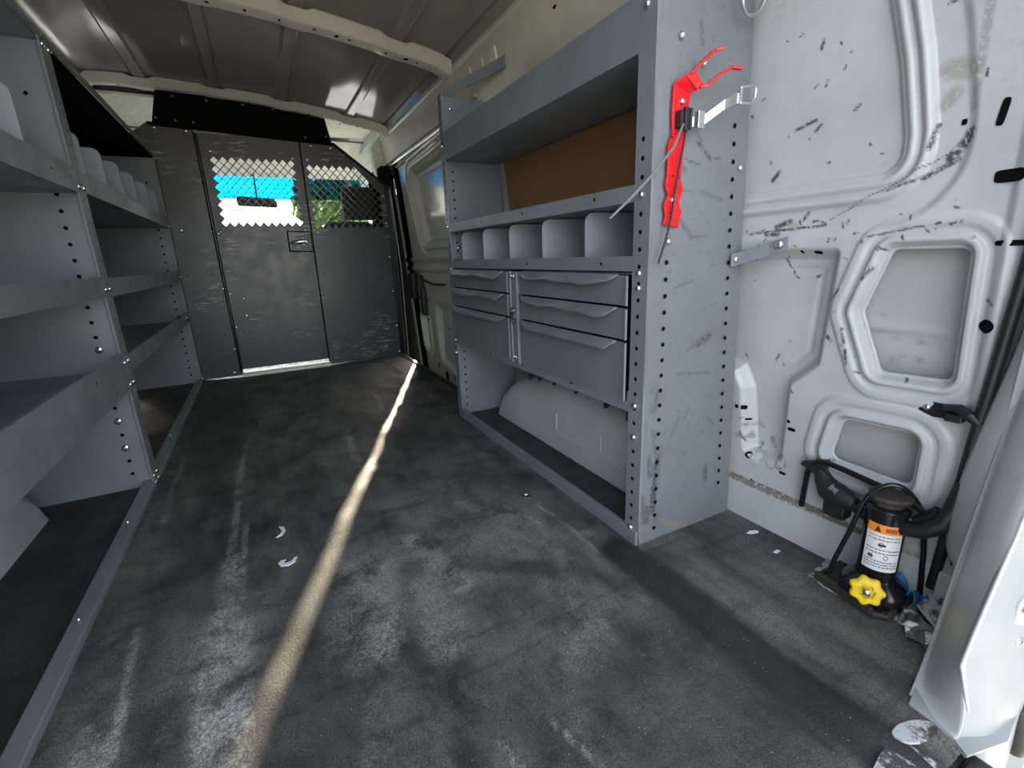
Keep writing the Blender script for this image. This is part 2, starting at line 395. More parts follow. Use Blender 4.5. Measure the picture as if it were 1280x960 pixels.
# roof bows: hat sections with scalloped flanges
def bow(y0, y1, name, x0=2 * CX - 1.30, x1=1.30):
    b = MB(); hs_ = []; N = 130
    for i in range(N + 1):
        x = x0 + (x1 - x0) * i / N
        zt = roof_z(min(max(x, -.97), 1.25)) if x < 1.25 else 2.235
        if x > 1.2: zt = roof_z(1.2) - (x - 1.2) * .42
        if x < 2 * CX - 1.2: zt = roof_z(-.88) - (2 * CX - 1.2 - x) * .75
        s_ = 0
        for a, c in beads:
            s_ = max(s_, float(sm(np.array(-abs(x - (a + c) / 2)), -.10, -.045)))
        zt -= .004 + .016 * s_; zb = zt - .050 + .010 * s_; fl = .03 + .014 * (1 - s_)
        hs_.append([(x, y0 - .055 - fl * .6, zt), (x, y0 - .055, zt - .004), (x, y0 - .006, zb + .006), (x, y0 + .01, zb), (x, y1 - .01, zb), (x, y1, zb + .008), (x, y1 + .02, zt - .004), (x, y1 + .05, zt)])
    m_ = len(hs_[0]); vs = [p for r in hs_ for p in r]
    b.add(vs, [(i * m_ + k, i * m_ + k + 1, (i + 1) * m_ + k + 1, (i + 1) * m_ + k) for i in range(N) for k in range(m_ - 1)])
    # punched holes in the underside
    for x, r in [(-.72, .010), (-.36, .012), (-.02, .011), (.16, .017), (.33, .019), (.50, .012), (.62, .018), (.69, .011), (.90, .013), (.96, .010), (1.02, .017), (1.10, .015)]:
        i = int((x - x0) / (x1 - x0) * N); z = hs_[i][3][2] - .0015; b.disc((x, (y0 + y1) / 2 - .01, z), (0, 0, -1), r, 12, 1)
    o = b.build(name, ['cream', 'dark'], smooth=True, recalc=False); struct(o); return o
bow(3.235, 3.345, 'trim_3'); bow(4.93, 5.01, 'trim_4')

# ---------------- right wall, rear quarter: stamped inner panel (relief in Y,z)
blank = [(.60 + .165, 1.72), (.735, 1.54), (.70, 1.40), (.672, 1.24), (.672, 1.16), (1.5, 1.15), (1.5, 1.72)]
recess = [(.785, .985), (.815, .64), (.90, .555), (.915, .27), (1.0, .24), (1.065, .26), (1.085, .50), (1.115, .56), (1.35, .60), (1.35, .985)]
octo = [(.678, .992), (.497, .992), (.488, .64), (.672, .632), (.738, .81)]
lowo = [(.752, .50), (.532, .51), (.535, .322), (.785, .332)]
def wall_off(Y, Z):
    o = np.zeros_like(Y)
    d = rsdf(blank, Y, Z, .045)
    o += -.014 * (1 - sm(d, -.012, .004)) + .011 * hump(d, .006, .034) + .017 * hump(d, .036, .068)
    o += .012 * sm(d, .118, .142)
    low = sm(-Z, -1.015, -.98)
    d = rsdf(recess, Y, Z, .02); o += -.046 * (1 - sm(d, -.036, .004))
    d2 = rsdf(recess, Y, Z, .02); o += -.005 * hump(d2, -.075, -.05) * (Z > .62) * (Y < .95)
    for pl_, r in ((octo, .035), (lowo, .04)):
        d = rsdf(pl_, Y, Z, r); o += -.022 * (1 - sm(d, -.014, .0)) + .012 * (1 - sm(np.abs(d - .008), .004, .013)) - .008 * (1 - sm(d, .02, .05)) * (d > .0) * 0
        o += .007 * (1 - sm(np.abs(d - .048), .006, .02))
    inside = rsdf(octo, Y, Z, .035) < -.012
    o += np.where(inside, .010 * (1 - sm(np.abs(Z - .775 + (Y - .6) * .02), .004, .02)), 0)
    # vertical crease beside the pillar
    o += .012 * sm(-Y, -.462, -.44) 
    # sill below
    o += .020 * sm(-Z, -.158, -.145) - .0 * Z
    o += .006 * (vnoise(Y, Z, 3, 4) - .5)
    return o
slots = []
def slot(y, z, ly, lz, a=0): slots.append((y, z, ly, lz, math.radians(a)))
slot(.493, 1.248, .007, .026, 8); slot(.463, 1.121, .026, .013, 0); slot(.437, .984, .03, .006, 0); slot(.452, .802, .016, .016, 0)
slot(.855, .972, .011, .005); slot(.90, .975, .005, .005); slot(1.095, .43, .008, .008); slot(1.072, .43, .007, .008); slot(1.06, .385, .007, .004)
slot(.885, .405, .013, .006); slot(.897, .43, .006, .006); slot(1.04, .252, .012, .012); slot(.905, .235, .012, .005); slot(1.12, .075, .012, .012)
slot(.56, 1.245, .005, .006); slot(1.02, .16, .004, .004)
def wall_holes(Y, Z):
    m_ = np.zeros(Y.shape, int)
    m_[(rsdf(octo, Y, Z, .035) < -.011) | (rsdf(lowo, Y, Z, .04) < -.011)] = 9      # cut right through
    return m_
    for y, z, ly, lz, a in slots:
        u = (Y - y) * math.cos(a) + (Z - z) * math.sin(a); v = -(Y - y) * math.sin(a) + (Z - z) * math.cos(a)
        q = (np.abs(u / ly) ** 4 + np.abs(v / lz) ** 4) < 1 if ly != lz else (u / ly) ** 2 + (v / lz) ** 2 < 1
        m_[q] = 1
    return m_
_rs = random.Random(12)
strokes = [((y, z), (y + _rs.uniform(-.012, .012), z + _rs.uniform(-.014, .014)), _rs.uniform(.0022, .0042)) for y, z in [(_rs.uniform(.5, 1.1), _rs.choice([_rs.uniform(.25, 1.1), _rs.uniform(.95, 1.12), _rs.uniform(1.2, 1.6)])) for _ in range(70)]]
strokes += [((.96, 1.315), (.90, 1.33), .006), ((.90, 1.30), (.885, 1.315), .006), ((1.02, 1.19), (1.00, 1.21), .009), ((.99, 1.05), (.945, 1.065), .010), ((.905, 1.065), (.89, 1.085), .006), ((.88, 1.06), (.86, 1.06), .005),
           ((1.08, 1.035), (.84, 1.047), .005), ((1.02, 1.03), (.98, 1.03), .009), ((.62, 1.14), (.56, 1.17), .008), ((.575, 1.175), (.545, 1.215), .014), ((.55, 1.20), (.545, 1.225), .014), ((.69, 1.12), (.62, 1.14), .004),
           ((.615, 1.20), (.605, 1.25), .006), ((.62, 1.49), (.60, 1.495), .006), ((.90, 1.50), (.895, 1.52), .006), ((.80, 1.33), (.79, 1.34), .006), ((.97, .955), (.935, .90), .004), ((.935, .90), (.925, .895), .004), ((.87, .90), (.86, .905), .006),
           ((.81, .74), (.79, .72), .008), ((.80, .84), (.78, .87), .005), ((.72, .90), (.70, .93), .006), ((.76, .76), (.75, .72), .005), ((.745, .70), (.74, .66), .006), ((.52, .86), (.50, .80), .006), ((.50, .78), (.495, .74), .005),
           ((.62, .70), (.61, .695), .005), ((.60, .77), (.57, .768), .003), ((.46, .86), (.45, .85), .006), ((.985, .62), (.975, .64), .005), ((.55, 1.03), (.53, 1.035), .004), ((.83, 1.06), (.55, 1.20), .002),
           ((.80, .33), (.745, .345), .005), ((1.08, .335), (1.06, .30), .004), ((.62, .38), (.60, .40), .003), ((1.14, .15), (.70, .155), .010), ((1.09, .145), (.60, .15), .007), ((.72, 1.01), (.60, 1.03), .003)]
def wall_marks(Y, Z):
    r = np.zeros_like(Y)
    for a, b_, wd in strokes: r = np.maximum(r, seg_mark(Y, Z, a, b_, wd))
    r = np.maximum(r, .55 * sm(vnoise(Y, Z, 60, 9), .62, .75) * (seg_mark(Y, Z, (1.05, .33), (.93, .27), .07)))
    r = np.maximum(r, .14 * sm(vnoise(Y, Z, 90, 12), .72, .9) * sm(vnoise(Y, Z, 6, 13), .6, .85))
    r = np.maximum(r, .35 * seg_mark(Y, Z, (.545, 1.6), (.545, 1.27), .012))
    g = .5 * seg_mark(Y, Z, (.60, 1.36), (.565, 1.35), .03) + .5 * seg_mark(Y, Z, (.60, 1.29), (.585, 1.31), .02) + .5 * seg_mark(Y, Z, (.94, 1.055), (.93, 1.045), .018)
    g = np.maximum(g, .7 * seg_mark(Y, Z, (1.16, .147), (.5, .152), .009))
    return np.clip(r, 0, 1), np.clip(g, 0, 1), np.zeros_like(r)
yw = np.concatenate([np.arange(.41, .70, .0028), np.arange(.70, 1.2, .0038), np.arange(1.2, 1.62, .02)]); zw = np.arange(-.03, 1.725, .0036)
o = relief('wall_right', yw, zw, lambda Y, Z: (xw(Z) - wall_off(Y, Z), Y, Z), wall_holes, ['white', 'dark'], wall_marks)
struct(o)
def ring_path(poly, R_, off):
    P = [Vector(p) for p in shrink(poly, R_)]; n = len(P); area = sum(P[i].x * P[(i + 1) % n].y - P[(i + 1) % n].x * P[i].y for i in range(n)); sg = 1 if area > 0 else -1
    out = []; rr_ = R_ - off
    for i in range(n):
        e1 = (P[i] - P[i - 1]).normalized(); e2 = (P[(i + 1) % n] - P[i]).normalized()
        n1 = Vector((e1.y, -e1.x)) * sg; n2 = Vector((e2.y, -e2.x)) * sg
        for k in range(7):
            q = n1.lerp(n2, k / 6).normalized() * rr_; out.append(P[i] + q)
    out.append(out[0]); out.append(out[1]); return out
b = MB()
for poly, R_ in ((octo, .035), (lowo, .04)):
    b.tube([(xw(q.y) + .010, q.x, q.y) for q in ring_path(poly, R_, .011)], .0062, 8)
struct(b.build('trim_16', 'white', smooth=True))
# the van's outer skin, seen through the cut-outs, with a shallow pressed line
struct(relief('outer_skin_quarter', np.arange(.40, 1.30, .02), np.arange(.0, 1.15, .008), lambda Y, Z: (xw(Z) + .062 - .008 * (1 - sm(np.abs(Z - .765), .004, .02)), Y, Z), lambda Y, Z: 0 * Y, ['white', 'dark'],
    lambda Y, Z: (.5 * sm(vnoise(Y, Z, 45, 77), .74, .9) * sm(vnoise(Y, Z, 7, 78), .5, .8), 0 * Y, 0 * Y)))
b = MB()
for y, z, ly, lz, a in slots:
    pts = []
    for k in range(24):
        t = 2 * math.pi * k / 24; cu, su = math.cos(t), math.sin(t); e = 1 if ly == lz else .45
        u = ly * math.copysign(abs(cu) ** e, cu); v = lz * math.copysign(abs(su) ** e, su)
        yy = y + u * math.cos(a) - v * math.sin(a); zz = z + u * math.sin(a) + v * math.cos(a)
        pts.append((xw(zz) - float(wall_off(np.array([yy]), np.array([zz]))[0]) - .0022, yy, zz))
    b.add(pts, [tuple(range(24))])
struct(b.build('trim_15', 'dark'))
# remaining side wall behind the shelving, and the upper rail (cove) up to the roof seam
def side(profile, y0, y1, name, mats, mirror=False, smooth=True):
    b = MB(); n = len(profile); f = (lambda x: 2 * CX - x) if mirror else (lambda x: x)
    b.add([(f(x), y, z) for y in (y0, y1) for x, z in profile], [(i, i + 1, n + i + 1, n + i) for i in range(n - 1)])
    o = b.build(name, mats, smooth=smooth, recalc=False); struct(o); return o
side([(xw(-.05) + .02, -.05), (xw(1.7) + .02, 1.72)], 1.55, 3.05, 'wall_right_middle', 'white')
cove = [(xw(1.7), 1.70), (1.398, 1.80), (1.388, 1.835), (1.372, 1.845), (1.362, 1.865), (1.325, 1.925), (1.316, 1.95), (1.298, 2.12), (1.300, 2.14), (1.29, 2.150), (1.292, 2.185)]
side(cove, .35, 5.25, 'trim_5', 'cream')
side([(1.30, 2.15), (1.36, 2.20), (1.30, 2.26)], .3, 5.2, 'trim_6', 'dark')
side([(xw(-.05), -.05), (xw(1.7), 1.70)] + cove[1:], .23, 7.0, 'wall_left', 'white', mirror=True)
# small punched hole and embossed pads on the cove
b = MB(); b.lathe((1.316, 2.02, 2.03), (-1, 0, .1), [(.017, .006), (.016, .008)], 14, 0)
struct(b.build('trim_7', 'dark'))
b = MB()
for y, s_ in ((2.62, .05), (2.78, .04), (2.95, .035)):
    b.prism([(1.312, y - s_, 1.96), (1.312, y + s_, 1.97), (1.305, y + s_ * .7, 2.07), (1.305, y - s_ * .5, 2.08)], (-.012, 0, .002))
struct(b.build('trim_8', 'cream', bevel=.006))
# outer skins
b = MB(); b.box((1.625, .3, -.45), (1.66, 3.0, 2.45)); struct(b.build('outer_skin_right', 'white'))
b = MB(); b.box((-1.42, .2, -.45), (-1.38, 7.3, 2.45)); struct(b.build('outer_skin_left', 'white'))

# ---------------- sliding door (blank stamped panel)
def door_x(z): return 1.475 - .06 * z - .022 * np.maximum(z - 1.0, 0) ** 2 * 1.0
dwin = [(3.0, 1.80), (4.56, 1.745), (4.42, 1.12), (3.0, 1.12)]
def door_off(Y, Z):
    o = np.zeros_like(Y); d = rsdf(dwin, Y, Z, .10)
    o += -.055 * (1 - sm(d, -.05, .0)) + .026 * hump(d, .01, .06) + .026 * hump(d, .07, .13) 
    o += .02 * (1 - sm(np.abs(Z - .985), .01, .03)) + .018 * (1 - sm(np.abs(Z - .90), .01, .035))
    d = rsdf([(4.62, .46), (4.86, .46), (4.86, .06), (4.62, .06)], Y, Z, .1); o += -.05 * (1 - sm(d, -.02, .0)) + .014 * (1 - sm(np.abs(d - .02), .008, .03))
    d = rsdf([(3.9, .60), (4.40, .60), (4.42, .0), (4.1, -.05), (3.9, -.1)], Y, Z, .12); o += -.05 * (1 - sm(d, -.08, .0))
    o += .02 * sm(Y, 4.90, 4.96)
    return o
def door_hole(Y, Z):
    m_ = np.zeros(Y.shape, int)
    for y, z, r in ((4.28, -.12, .045), (4.5, -.05, .02), (4.07, -.10, .02), (4.75, .56, .02), (4.52, .60, .014), (4.6, .40, .016), (4.2, .35, .012), (4.12, .07, .02)):
        m_[((Y - y) / r) ** 2 + ((Z - z) / r) ** 2 < 1] = 1
    d = rsdf([(4.66, .42), (4.82, .42), (4.82, .10), (4.66, .10)], Y, Z, .07); m_[(d < 0) & (np.abs(np.sin(Z * 40 + Y * 9)) > .35)] = 1
    m_[Y > 4.88] = 1  # front edge strip black like a gasket, keeping the sunlit slit edge dark
    return m_
dr = thing('door_1', 'white stamped sliding side door', 'door', (1.5, 4.2, -.3)); del dr['label']; del dr['category']; struct(dr)
relief('door_panel', np.arange(2.95, 5.02, .0125), np.arange(-.30, 1.97, .0125), lambda Y, Z: (door_x(Z) - door_off(Y, Z), Y, Z), door_hole, ['door_gloss', 'dark'], lambda Y, Z: (.5 * sm(vnoise(Y, Z, 9, 3), .7, .9), .3 * sm(vnoise(Y, Z, 6, 5), .6, .9), 0 * Y), parent=dr)
b = MB(); b.box((1.505, 2.95, -.30), (1.53, 5.02, 2.0)); b.box((1.462, 5.0, -.30), (1.53, 5.02, 2.15)); b.box((1.40, 2.95, 1.95), (1.53, 5.1, 2.3)); b.build('outer_panel', 'white', dr)
b = MB(); b.box((1.35, 4.74, .60), (1.43, 4.90, .86)); b.box((1.37, 4.62, .62), (1.435, 4.74, .84)); b.box((1.39, 4.58, .45), (1.44, 4.66, .72)); b.build('latch', 'black', dr, bevel=.01)
b = MB(); b.tube([(1.39, 4.62, .82), (1.37, 4.45, .80), (1.385, 4.2, .765), (1.39, 3.9, .77)], .010, 8); b.build('latch_cable', 'black', dr, smooth=True)
# overhead track
b = MB(); b.box((1.30, 2.9, 1.915), (1.40, 5.35, 1.93)); b.box((1.385, 2.9, 1.80), (1.40, 5.35, 1.93)); b.tube([(1.33, 2.9, 1.895), (1.33, 5.35, 1.895)], .011, 8, 1); b.tube([(1.352, 2.9, 1.855), (1.352, 5.35, 1.86)], .016, 8, 2)
struct(b.build('trim_9', ['cream', 'steel', 'black'], smooth=True))

# ---------------- B pillar beside the partition, with a fin added outside; its slanted face leaves a slit at the door's front edge
b = MB(); lv = [-.32, .3, .8, 1.2, 1.5, 1.8, 1.90]
for z in lv:
    xe = float(door_x(z)) - .018
    b.v += [(1.245, 5.14, z), (xe - .002, 5.10, z), (xe + .406, 6.20, z), (xe + .20, 5.78, z), (1.245, 5.78, z)]  # third corner: added fin past the skin, hides daylight in the slit
for k in range(len(lv) - 1): b.f += [(5 * k + q, 5 * k + (q + 1) % 5, 5 * k + 5 + (q + 1) % 5, 5 * k + 5 + q) for q in range(5)]
b.f += [(4, 3, 2, 1, 0), tuple(range(5 * len(lv) - 5, 5 * len(lv)))]; b.mi = [0] * len(b.f)
struct(b.build('pillar_fin_front_right', 'matt_black'))
b = MB(); b.box((1.255, 5.055, .62), (1.28, 5.10, 1.12)); b.box((1.29, 5.05, -.1), (1.30, 5.13, 1.7)); b.tube([(1.325, 5.09, -.05), (1.335, 5.09, .9), (1.30, 5.09, 1.62)], .012, 8)
struct(b.build('trim_10', 'black', bevel=.004))
# ---------------- cab shell beyond the partition
b = MB(); b.box((-1.25, 5.25, 2.36), (1.55, 6.3, 2.38)); b.prism([(-1.25, 6.3, 2.36), (-1.25, 7.05, 2.04), (-1.25, 7.1, 2.06), (-1.25, 7.1, 2.42), (-1.25, 6.3, 2.40)], (2.8, 0, 0))
b.tube([(-1.1, 6.2, 2.33), (1.4, 6.2, 2.33)], .008, 6, 1)
struct(b.build('ceiling_cab', ['liner', 'zip']))
b = MB()
b.prism([(1.36, 5.1, 2.38), (1.47, 5.1, 1.78), (1.47, 7.1, 1.78), (1.36, 7.1, 2.2), (1.36, 6.3, 2.38)], (.06, 0, 0))
b.box((1.46, 5.7, -.3), (1.55, 7.3, 1.15)); b.box((1.46, 6.75, 1.1), (1.54, 7.2, 1.8)); b.prism([(1.25, 5.3, 1.72), (1.47, 5.3, 1.65), (1.40, 5.3, 2.3), (1.2, 5.3, 2.1)], (0, .12, 0))
struct(b.build('wall_cab_right', 'liner', bevel=.02))
b = MB(); b.box((-1.37, 5.3, -.3), (-1.27, 7.3, 1.15)); b.box((-1.35, 5.3, 1.8), (-1.2, 7.1, 2.4)); b.box((-1.35, 5.25, 1.1), (-1.22, 5.6, 1.9)); struct(b.build('wall_cab_left', 'liner', bevel=.02))
b = MB(); b.box((-1.3, 7.3, -.3), (1.5, 7.6, 1.12)); struct(b.build('dashboard', 'tan', bevel=.05))
def wsc(z): return 7.06 + (2.04 - z) * .42
b = MB(); b.add([(-1.22, wsc(1.90), 1.90), (1.44, wsc(1.90), 1.90), (1.44, wsc(2.06), 2.06), (-1.22, wsc(2.06), 2.06)], [(0, 1, 2, 3)], 0)
wn = MB()
wn.add([(-1.22, wsc(1.12), 1.12), (1.44, wsc(1.12), 1.12), (1.44, wsc(1.795), 1.795), (-1.22, wsc(1.795), 1.795)], [(0, 1, 2, 3)], 0)
wn.add([(-1.22, wsc(1.795), 1.795), (1.44, wsc(1.795), 1.795), (1.44, wsc(2.06), 2.06), (-1.22, wsc(2.06), 2.06)], [(0, 1, 2, 3)], 1)
struct(wn.build('window_1', ['glass', 'blue_glass']))
b = MB(); b.box((-60, -60, -1.06), (60, 60, -1.05)); struct(b.build('ground', 'concrete'))

# ---------------- rear door frame (D pillar) at the right edge of the picture
def strip(name, lines, mat, sub=1, parent=None, thick=.006, mats=None):
    """lofted sheet through polylines of equal length"""
    b = MB(); n = len(lines[0])
    b.add([p for l in lines for p in l], [(j * n + i, j * n + i + 1, (j + 1) * n + i + 1, (j + 1) * n + i) for j in range(len(lines) - 1) for i in range(n - 1)])
    o = b.build(name, mat, parent, smooth=True)
    sd = o.modifiers.new('subd', 'SUBSURF'); sd.levels = 2; sd.render_levels = 2
    so_ = o.modifiers.new('thick', 'SOLIDIFY'); so_.thickness = thick * S; so_.offset = 0
    return o
LA = [(1.42, .37, 2.1), (1.44, .375, .95), (1.44, .395, .72), (1.44, .423, .555), (1.435, .432, .40), (1.43, .436, .25), (1.425, .40, .205), (1.40, .375, .19)]
LB0 = [(1.37, .35, 2.1), (1.415, .345, .95), (1.412, .352, .72), (1.388, .358, .57), (1.36, .36, .43), (1.330, .36, .31), (1.317, .36, .262), (1.310, .36, .21)]
strip('pillar_rear_inner', [LA, [tuple((Vector(a) * .5 + Vector(c) * .5) + Vector((-.012, -.006, 0))) for a, c in zip(LA, LB0)], LB0], 'white')['kind'] = 'structure'
LB = [(1.37, .35, 2.1), (1.415, .345, .95), (1.412, .352, .72), (1.388, .358, .57), (1.36, .36, .43), (1.317, .36, .265), (1.299, .36, .148), (1.271, .36, .047), (1.20, .348, .006), (1.128, .334, .002)]
LBe = [(x + .006, y + .012, z) for x, y, z in LB]
LB2 = [(x - .030, y - .010, z) for x, y, z in LB[:-2]] + [(1.19, .335, .008), (1.123, .30, .004)]
LC = [(1.27, .28, 2.1), (1.33, .28, .95), (1.33, .28, .72), (1.30, .28, .50), (1.270, .28, .415), (1.225, .28, .325), (1.178, .28, .22), (1.152, .28, .155), (1.155, .255, .06), (1.112, .245, .006)]
LC1 = [tuple(Vector(a) * .35 + Vector(c) * .65 + Vector((-.016, -.010, 0))) for a, c in zip(LB2, LC)]
LC1[-2:] = [(1.165, .29, .035), (1.116, .262, .005)]
LD = [(x + .035, y - .022, z) for x, y, z in LC[:-2]] + [(1.18, .225, .02), (1.14, .20, -.06)]
LE = [(1.34, .235, 2.1), (1.40, .24, .95), (1.40, .24, .72), (1.39, .24, .5), (1.38, .24, .40), (1.37, .236, .30), (1.35, .228, .20), (1.32, .218, .10), (1.30, .212, 0), (1.29, .208, -.16)]
strip('pillar_rear_flange', [LBe, LB, LB2, LC1, LC], 'white', thick=.004)['kind'] = 'structure'
LC2 = [tuple(Vector(p) + Vector((.010, .014, 0))) for p in LC]
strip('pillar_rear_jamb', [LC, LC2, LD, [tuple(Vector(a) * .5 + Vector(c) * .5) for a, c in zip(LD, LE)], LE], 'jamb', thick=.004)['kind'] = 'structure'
b = MB(); b.tube([tuple(Vector(p) + Vector((-.004, -.002, 0))) for p in LB], .0048, 8); b.tube([tuple(Vector(p) + Vector((-.002, -.001, 0))) for p in LC[:-1]], .004, 8)
struct(b.build('trim_13', 'white', smooth=True))
b = MB()
for c, nn, rr_ in (((1.404, .399, .226), (-1, -.35, 0), .0085), ((1.402, .394, .405), (-1, -.35, 0), .008)): b.disc(c, nn, rr_, 4 if rr_ > .0082 else 12)
struct(b.build('trim_14', 'dark'))
b = MB(); b.box((1.40, .20, -.3), (1.60, .37, 2.4)); struct(b.build('pillar_rear_core', 'white'))
b = MB(); b.box((-1.40, .20, -.45), (-1.12, .30, 2.4)); struct(b.build('pillar_rear_left', 'white'))
b = MB(); b.box((-1.2, .19, 2.2), (1.42, .30, 2.45)); struct(b.build('trim_11', 'white', bevel=.01))
b = MB(); b.box((-1.2, .16, -.10), (1.14, .232, -.012)); struct(b.build('trim_12', 'black', bevel=.01))
# unseen rear doors, added for shade, open behind the camera, square to the body
for nm, xa, xb in (('door_2', 1.46, 1.52), ('door_3', -1.34, -1.28)):
    b = MB(); b.prism([(xa, .15, -.12), (xb, .15, -.12), (xb + (xa > 0) * .12 - (xa < 0) * .12, -1.12, -.12), (xa + (xa > 0) * .12 - (xa < 0) * .12, -1.12, -.12)], (0, 0, 2.35)); struct(b.build(nm, 'white', bevel=.015))
st = thing('door_striker', 'white stamped striker plate screwed to the rear pillar at the right edge', 'striker plate', (1.30, .25, .17))
b = MB(); pts = [(1.285 + x, .252 - x * .25, .225 + z) for x, z in arc(0, .045, .022, 0, 180) + arc(0, -.045, .022, 180, 360)]
b.prism(pts, (-.003, -.010, 0)); b.build('plate', 'white', st, bevel=.003)
for z in (.265, .185):
    b = MB(); b.lathe((1.281, .242, z), (-.25, -1, 0), [(.013, 0), (.011, .006), (.006, .007), (.005, .002)], 14); b.build('screw', 'steel', st, smooth=True)
b = MB(); b.lathe((1.315, .205, -.10), (.0, .12, 1), [(.014, 0), (.020, .02), (.021, .09), (.016, .115), (.004, .122)], 18)
tag(b.build('door_bumper', 'black', smooth=True), 'black rounded rubber bumper low on the rear door frame', 'bumper')

# ================================================================== RIGHT SHELVING UNIT
XR, YN, YF, RT = 1.031, 1.10, 2.78, 1.87
def hole_row(b, pts, nrm, r, mi=1): 
    for p in pts: b.disc(p, nrm, r, 8, mi)
ru = thing('shelving_unit', 'grey steel shelving unit bolted along the right wall, with dividers above drawers', 'shelving', (XR + .2, 1.94, 0))
def back_x(z): return 1.488 - .052 * z
# near side panel (faces the camera) with dents relief
def npan(Xg, Z):
    return Xg, YN + .004 * (vnoise(Xg, Z, 7, 31) - .5) + 0 * Z, Z
xs_ = np.linspace(0, 1, 74); zs_ = np.linspace(0.0, RT, 300)
def npP(A, Z):
    xb = back_x(Z) - .0 ; x = XR + (xb - XR) * A
    return x, YN - .004 + .005 * (vnoise(x, Z, 6, 31) - .5), Z
def np_marks(A, Z):
    x = XR + (back_x(Z) - XR) * A; r = np.zeros_like(x)
    for a, b_, wd, k in [((1.165, 1.36), (1.22, 1.30), .004, .9), ((1.20, 1.30), (1.26, 1.255), .008, .9), ((1.25, 1.255), (1.30, 1.26), .004, .8), ((1.16, 1.25), (1.22, 1.235), .004, .8), ((1.14, 1.23), (1.16, 1.22), .012, .5),
                         ((1.14, 1.09), (1.20, 1.03), .010, .55), ((1.20, 1.035), (1.27, 1.03), .005, .6), ((1.24, 1.16), (1.32, 1.14), .007, .5), ((1.13, 1.17), (1.19, 1.16), .005, .4), ((1.26, .69), (1.31, .71), .018, .85), ((1.21, .67), (1.25, .69), .006, .5),
                         ((1.10, .30), (1.09, .16), .014, .9), ((1.095, .22), (1.09, .12), .020, .9), ((1.075, .42), (1.10, .30), .010, .5), ((1.34, .22), (1.35, .17), .016, .7), ((1.17, .60), (1.33, .58), .008, .5), ((1.20, .45), (1.16, .38), .006, .5),
                         ((1.19, 1.60), (1.20, 1.55), .012, .5), ((1.17, 1.50), (1.18, 1.44), .012, .35), ((1.14, .88), (1.22, .90), .006, .5), ((1.28, .80), (1.34, .82), .005, .4), ((1.33, .42), (1.37, .38), .006, .5), ((1.09, .55), (1.08, .48), .012, .5), ((1.24, .47), (1.22, .43), .004, .6)]:
        r = np.maximum(r, k * seg_mark(x, Z, a, b_, wd))
    r = np.maximum(r, .75 * sm(vnoise(x, Z * .5, 45, 41), .6, .8) * sm(-Z, -.75, -.2) * sm(-np.abs(x - 1.08), -.06, -.02))
    r = np.maximum(r, .3 * sm(vnoise(x * .6, Z, 110, 42), .8, .95))
    g = .7 * sm(vnoise(x, Z, 30, 43), .6, .8) * sm(-Z, -.12, -.02)
    return np.clip(r, 0, 1), g, 0 * r
def np_hole(A, Z):
    x = XR + (back_x(Z) - XR) * A; m_ = np.zeros(x.shape, int); return m_
relief('side_panel', xs_, zs_, npP, np_hole, ['grey_scuffed', 'dark'], np_marks, parent=ru)
b = MB()
b.prism([(XR + .002, YN, 0), (back_x(0), YN, 0), (back_x(RT), YN, RT), (XR + .002, YN, RT)], (0, .010, 0), 0)   # back sheet of the panel
b.box((XR - .002, YN - .004, 0), (XR + .006, YN + .064, RT), 0)                                                   # front flange
nh = 26
hole_row(b, [(XR - .0028, YN + .033, .04 + i * .0505) for i in range(nh)], (-1, 0, 0), .0072)
hole_row(b, [(XR + .068, YN - .0085, .05 + i * .0505) for i in range(19)], (0, -1, 0), .0074)
hole_row(b, [(back_x(.04 + i * .0505) - .07, YN - .0085, .14 + i * .0505) for i in range(25)], (0, -1, 0), .0074)
hole_row(b, [(1.375 + .008 * i, YN - .0085, 1.31 + .0505 * -i) for i in range(0)], (0, -1, 0), .006)
b.build('panel_flange', ['grey', 'dark'], ru)
bolts(ru, [(XR - .003, YN + .033, z) for z in (.015, .055, .395, .505, .885, .93, 1.155, 1.63)], (-1, 0, 0), .0105)
bolts(ru, [(1.115, YN - .008, 1.555), (1.205, YN - .008, 1.50), (1.39, YN - .008, 1.235), (1.10, YN - .008, 1.02)], (0, -1, 0), .010)
# far side panel
b = MB()
b.prism([(XR, YF, 0), (back_x(0) - .03, YF, 0), (back_x(RT) - .02, YF, 1.84), (1.30, YF, 1.86), (XR, YF, 1.86)], (0, .01, 0), 0)
b.box((XR - .002, YF - .045, 0), (XR + .006, YF + .012, 1.86), 0)
hole_row(b, [(XR + .055, YF - .0008, .06 + i * .0505) for i in range(10)] + [(XR + .055, YF - .0008, .98 + i * .0505) for i in range(4)] + [(XR + .055, YF - .0008, 1.22 + i * .0505) for i in range(6)], (0, -1, 0), .0065)
hole_row(b, [(XR - .0028, YF - .02, .05 + i * .0505) for i in range(36)], (-1, 0, 0), .006)
b.build('side_panel', ['grey', 'dark'], ru)
bolts(ru, [(XR + .065, YF - .001, 1.80), (XR + .20, YF - .001, 1.79), (XR + .06, YF - .001, 1.05), (XR + .06, YF - .001, .96)], (0, -1, 0), .011)
bolts(ru, [(XR - .003, YF - .02, z) for z in (.03, .42, .50, .72, .93, 1.17, 1.60)], (-1, 0, 0), .010)
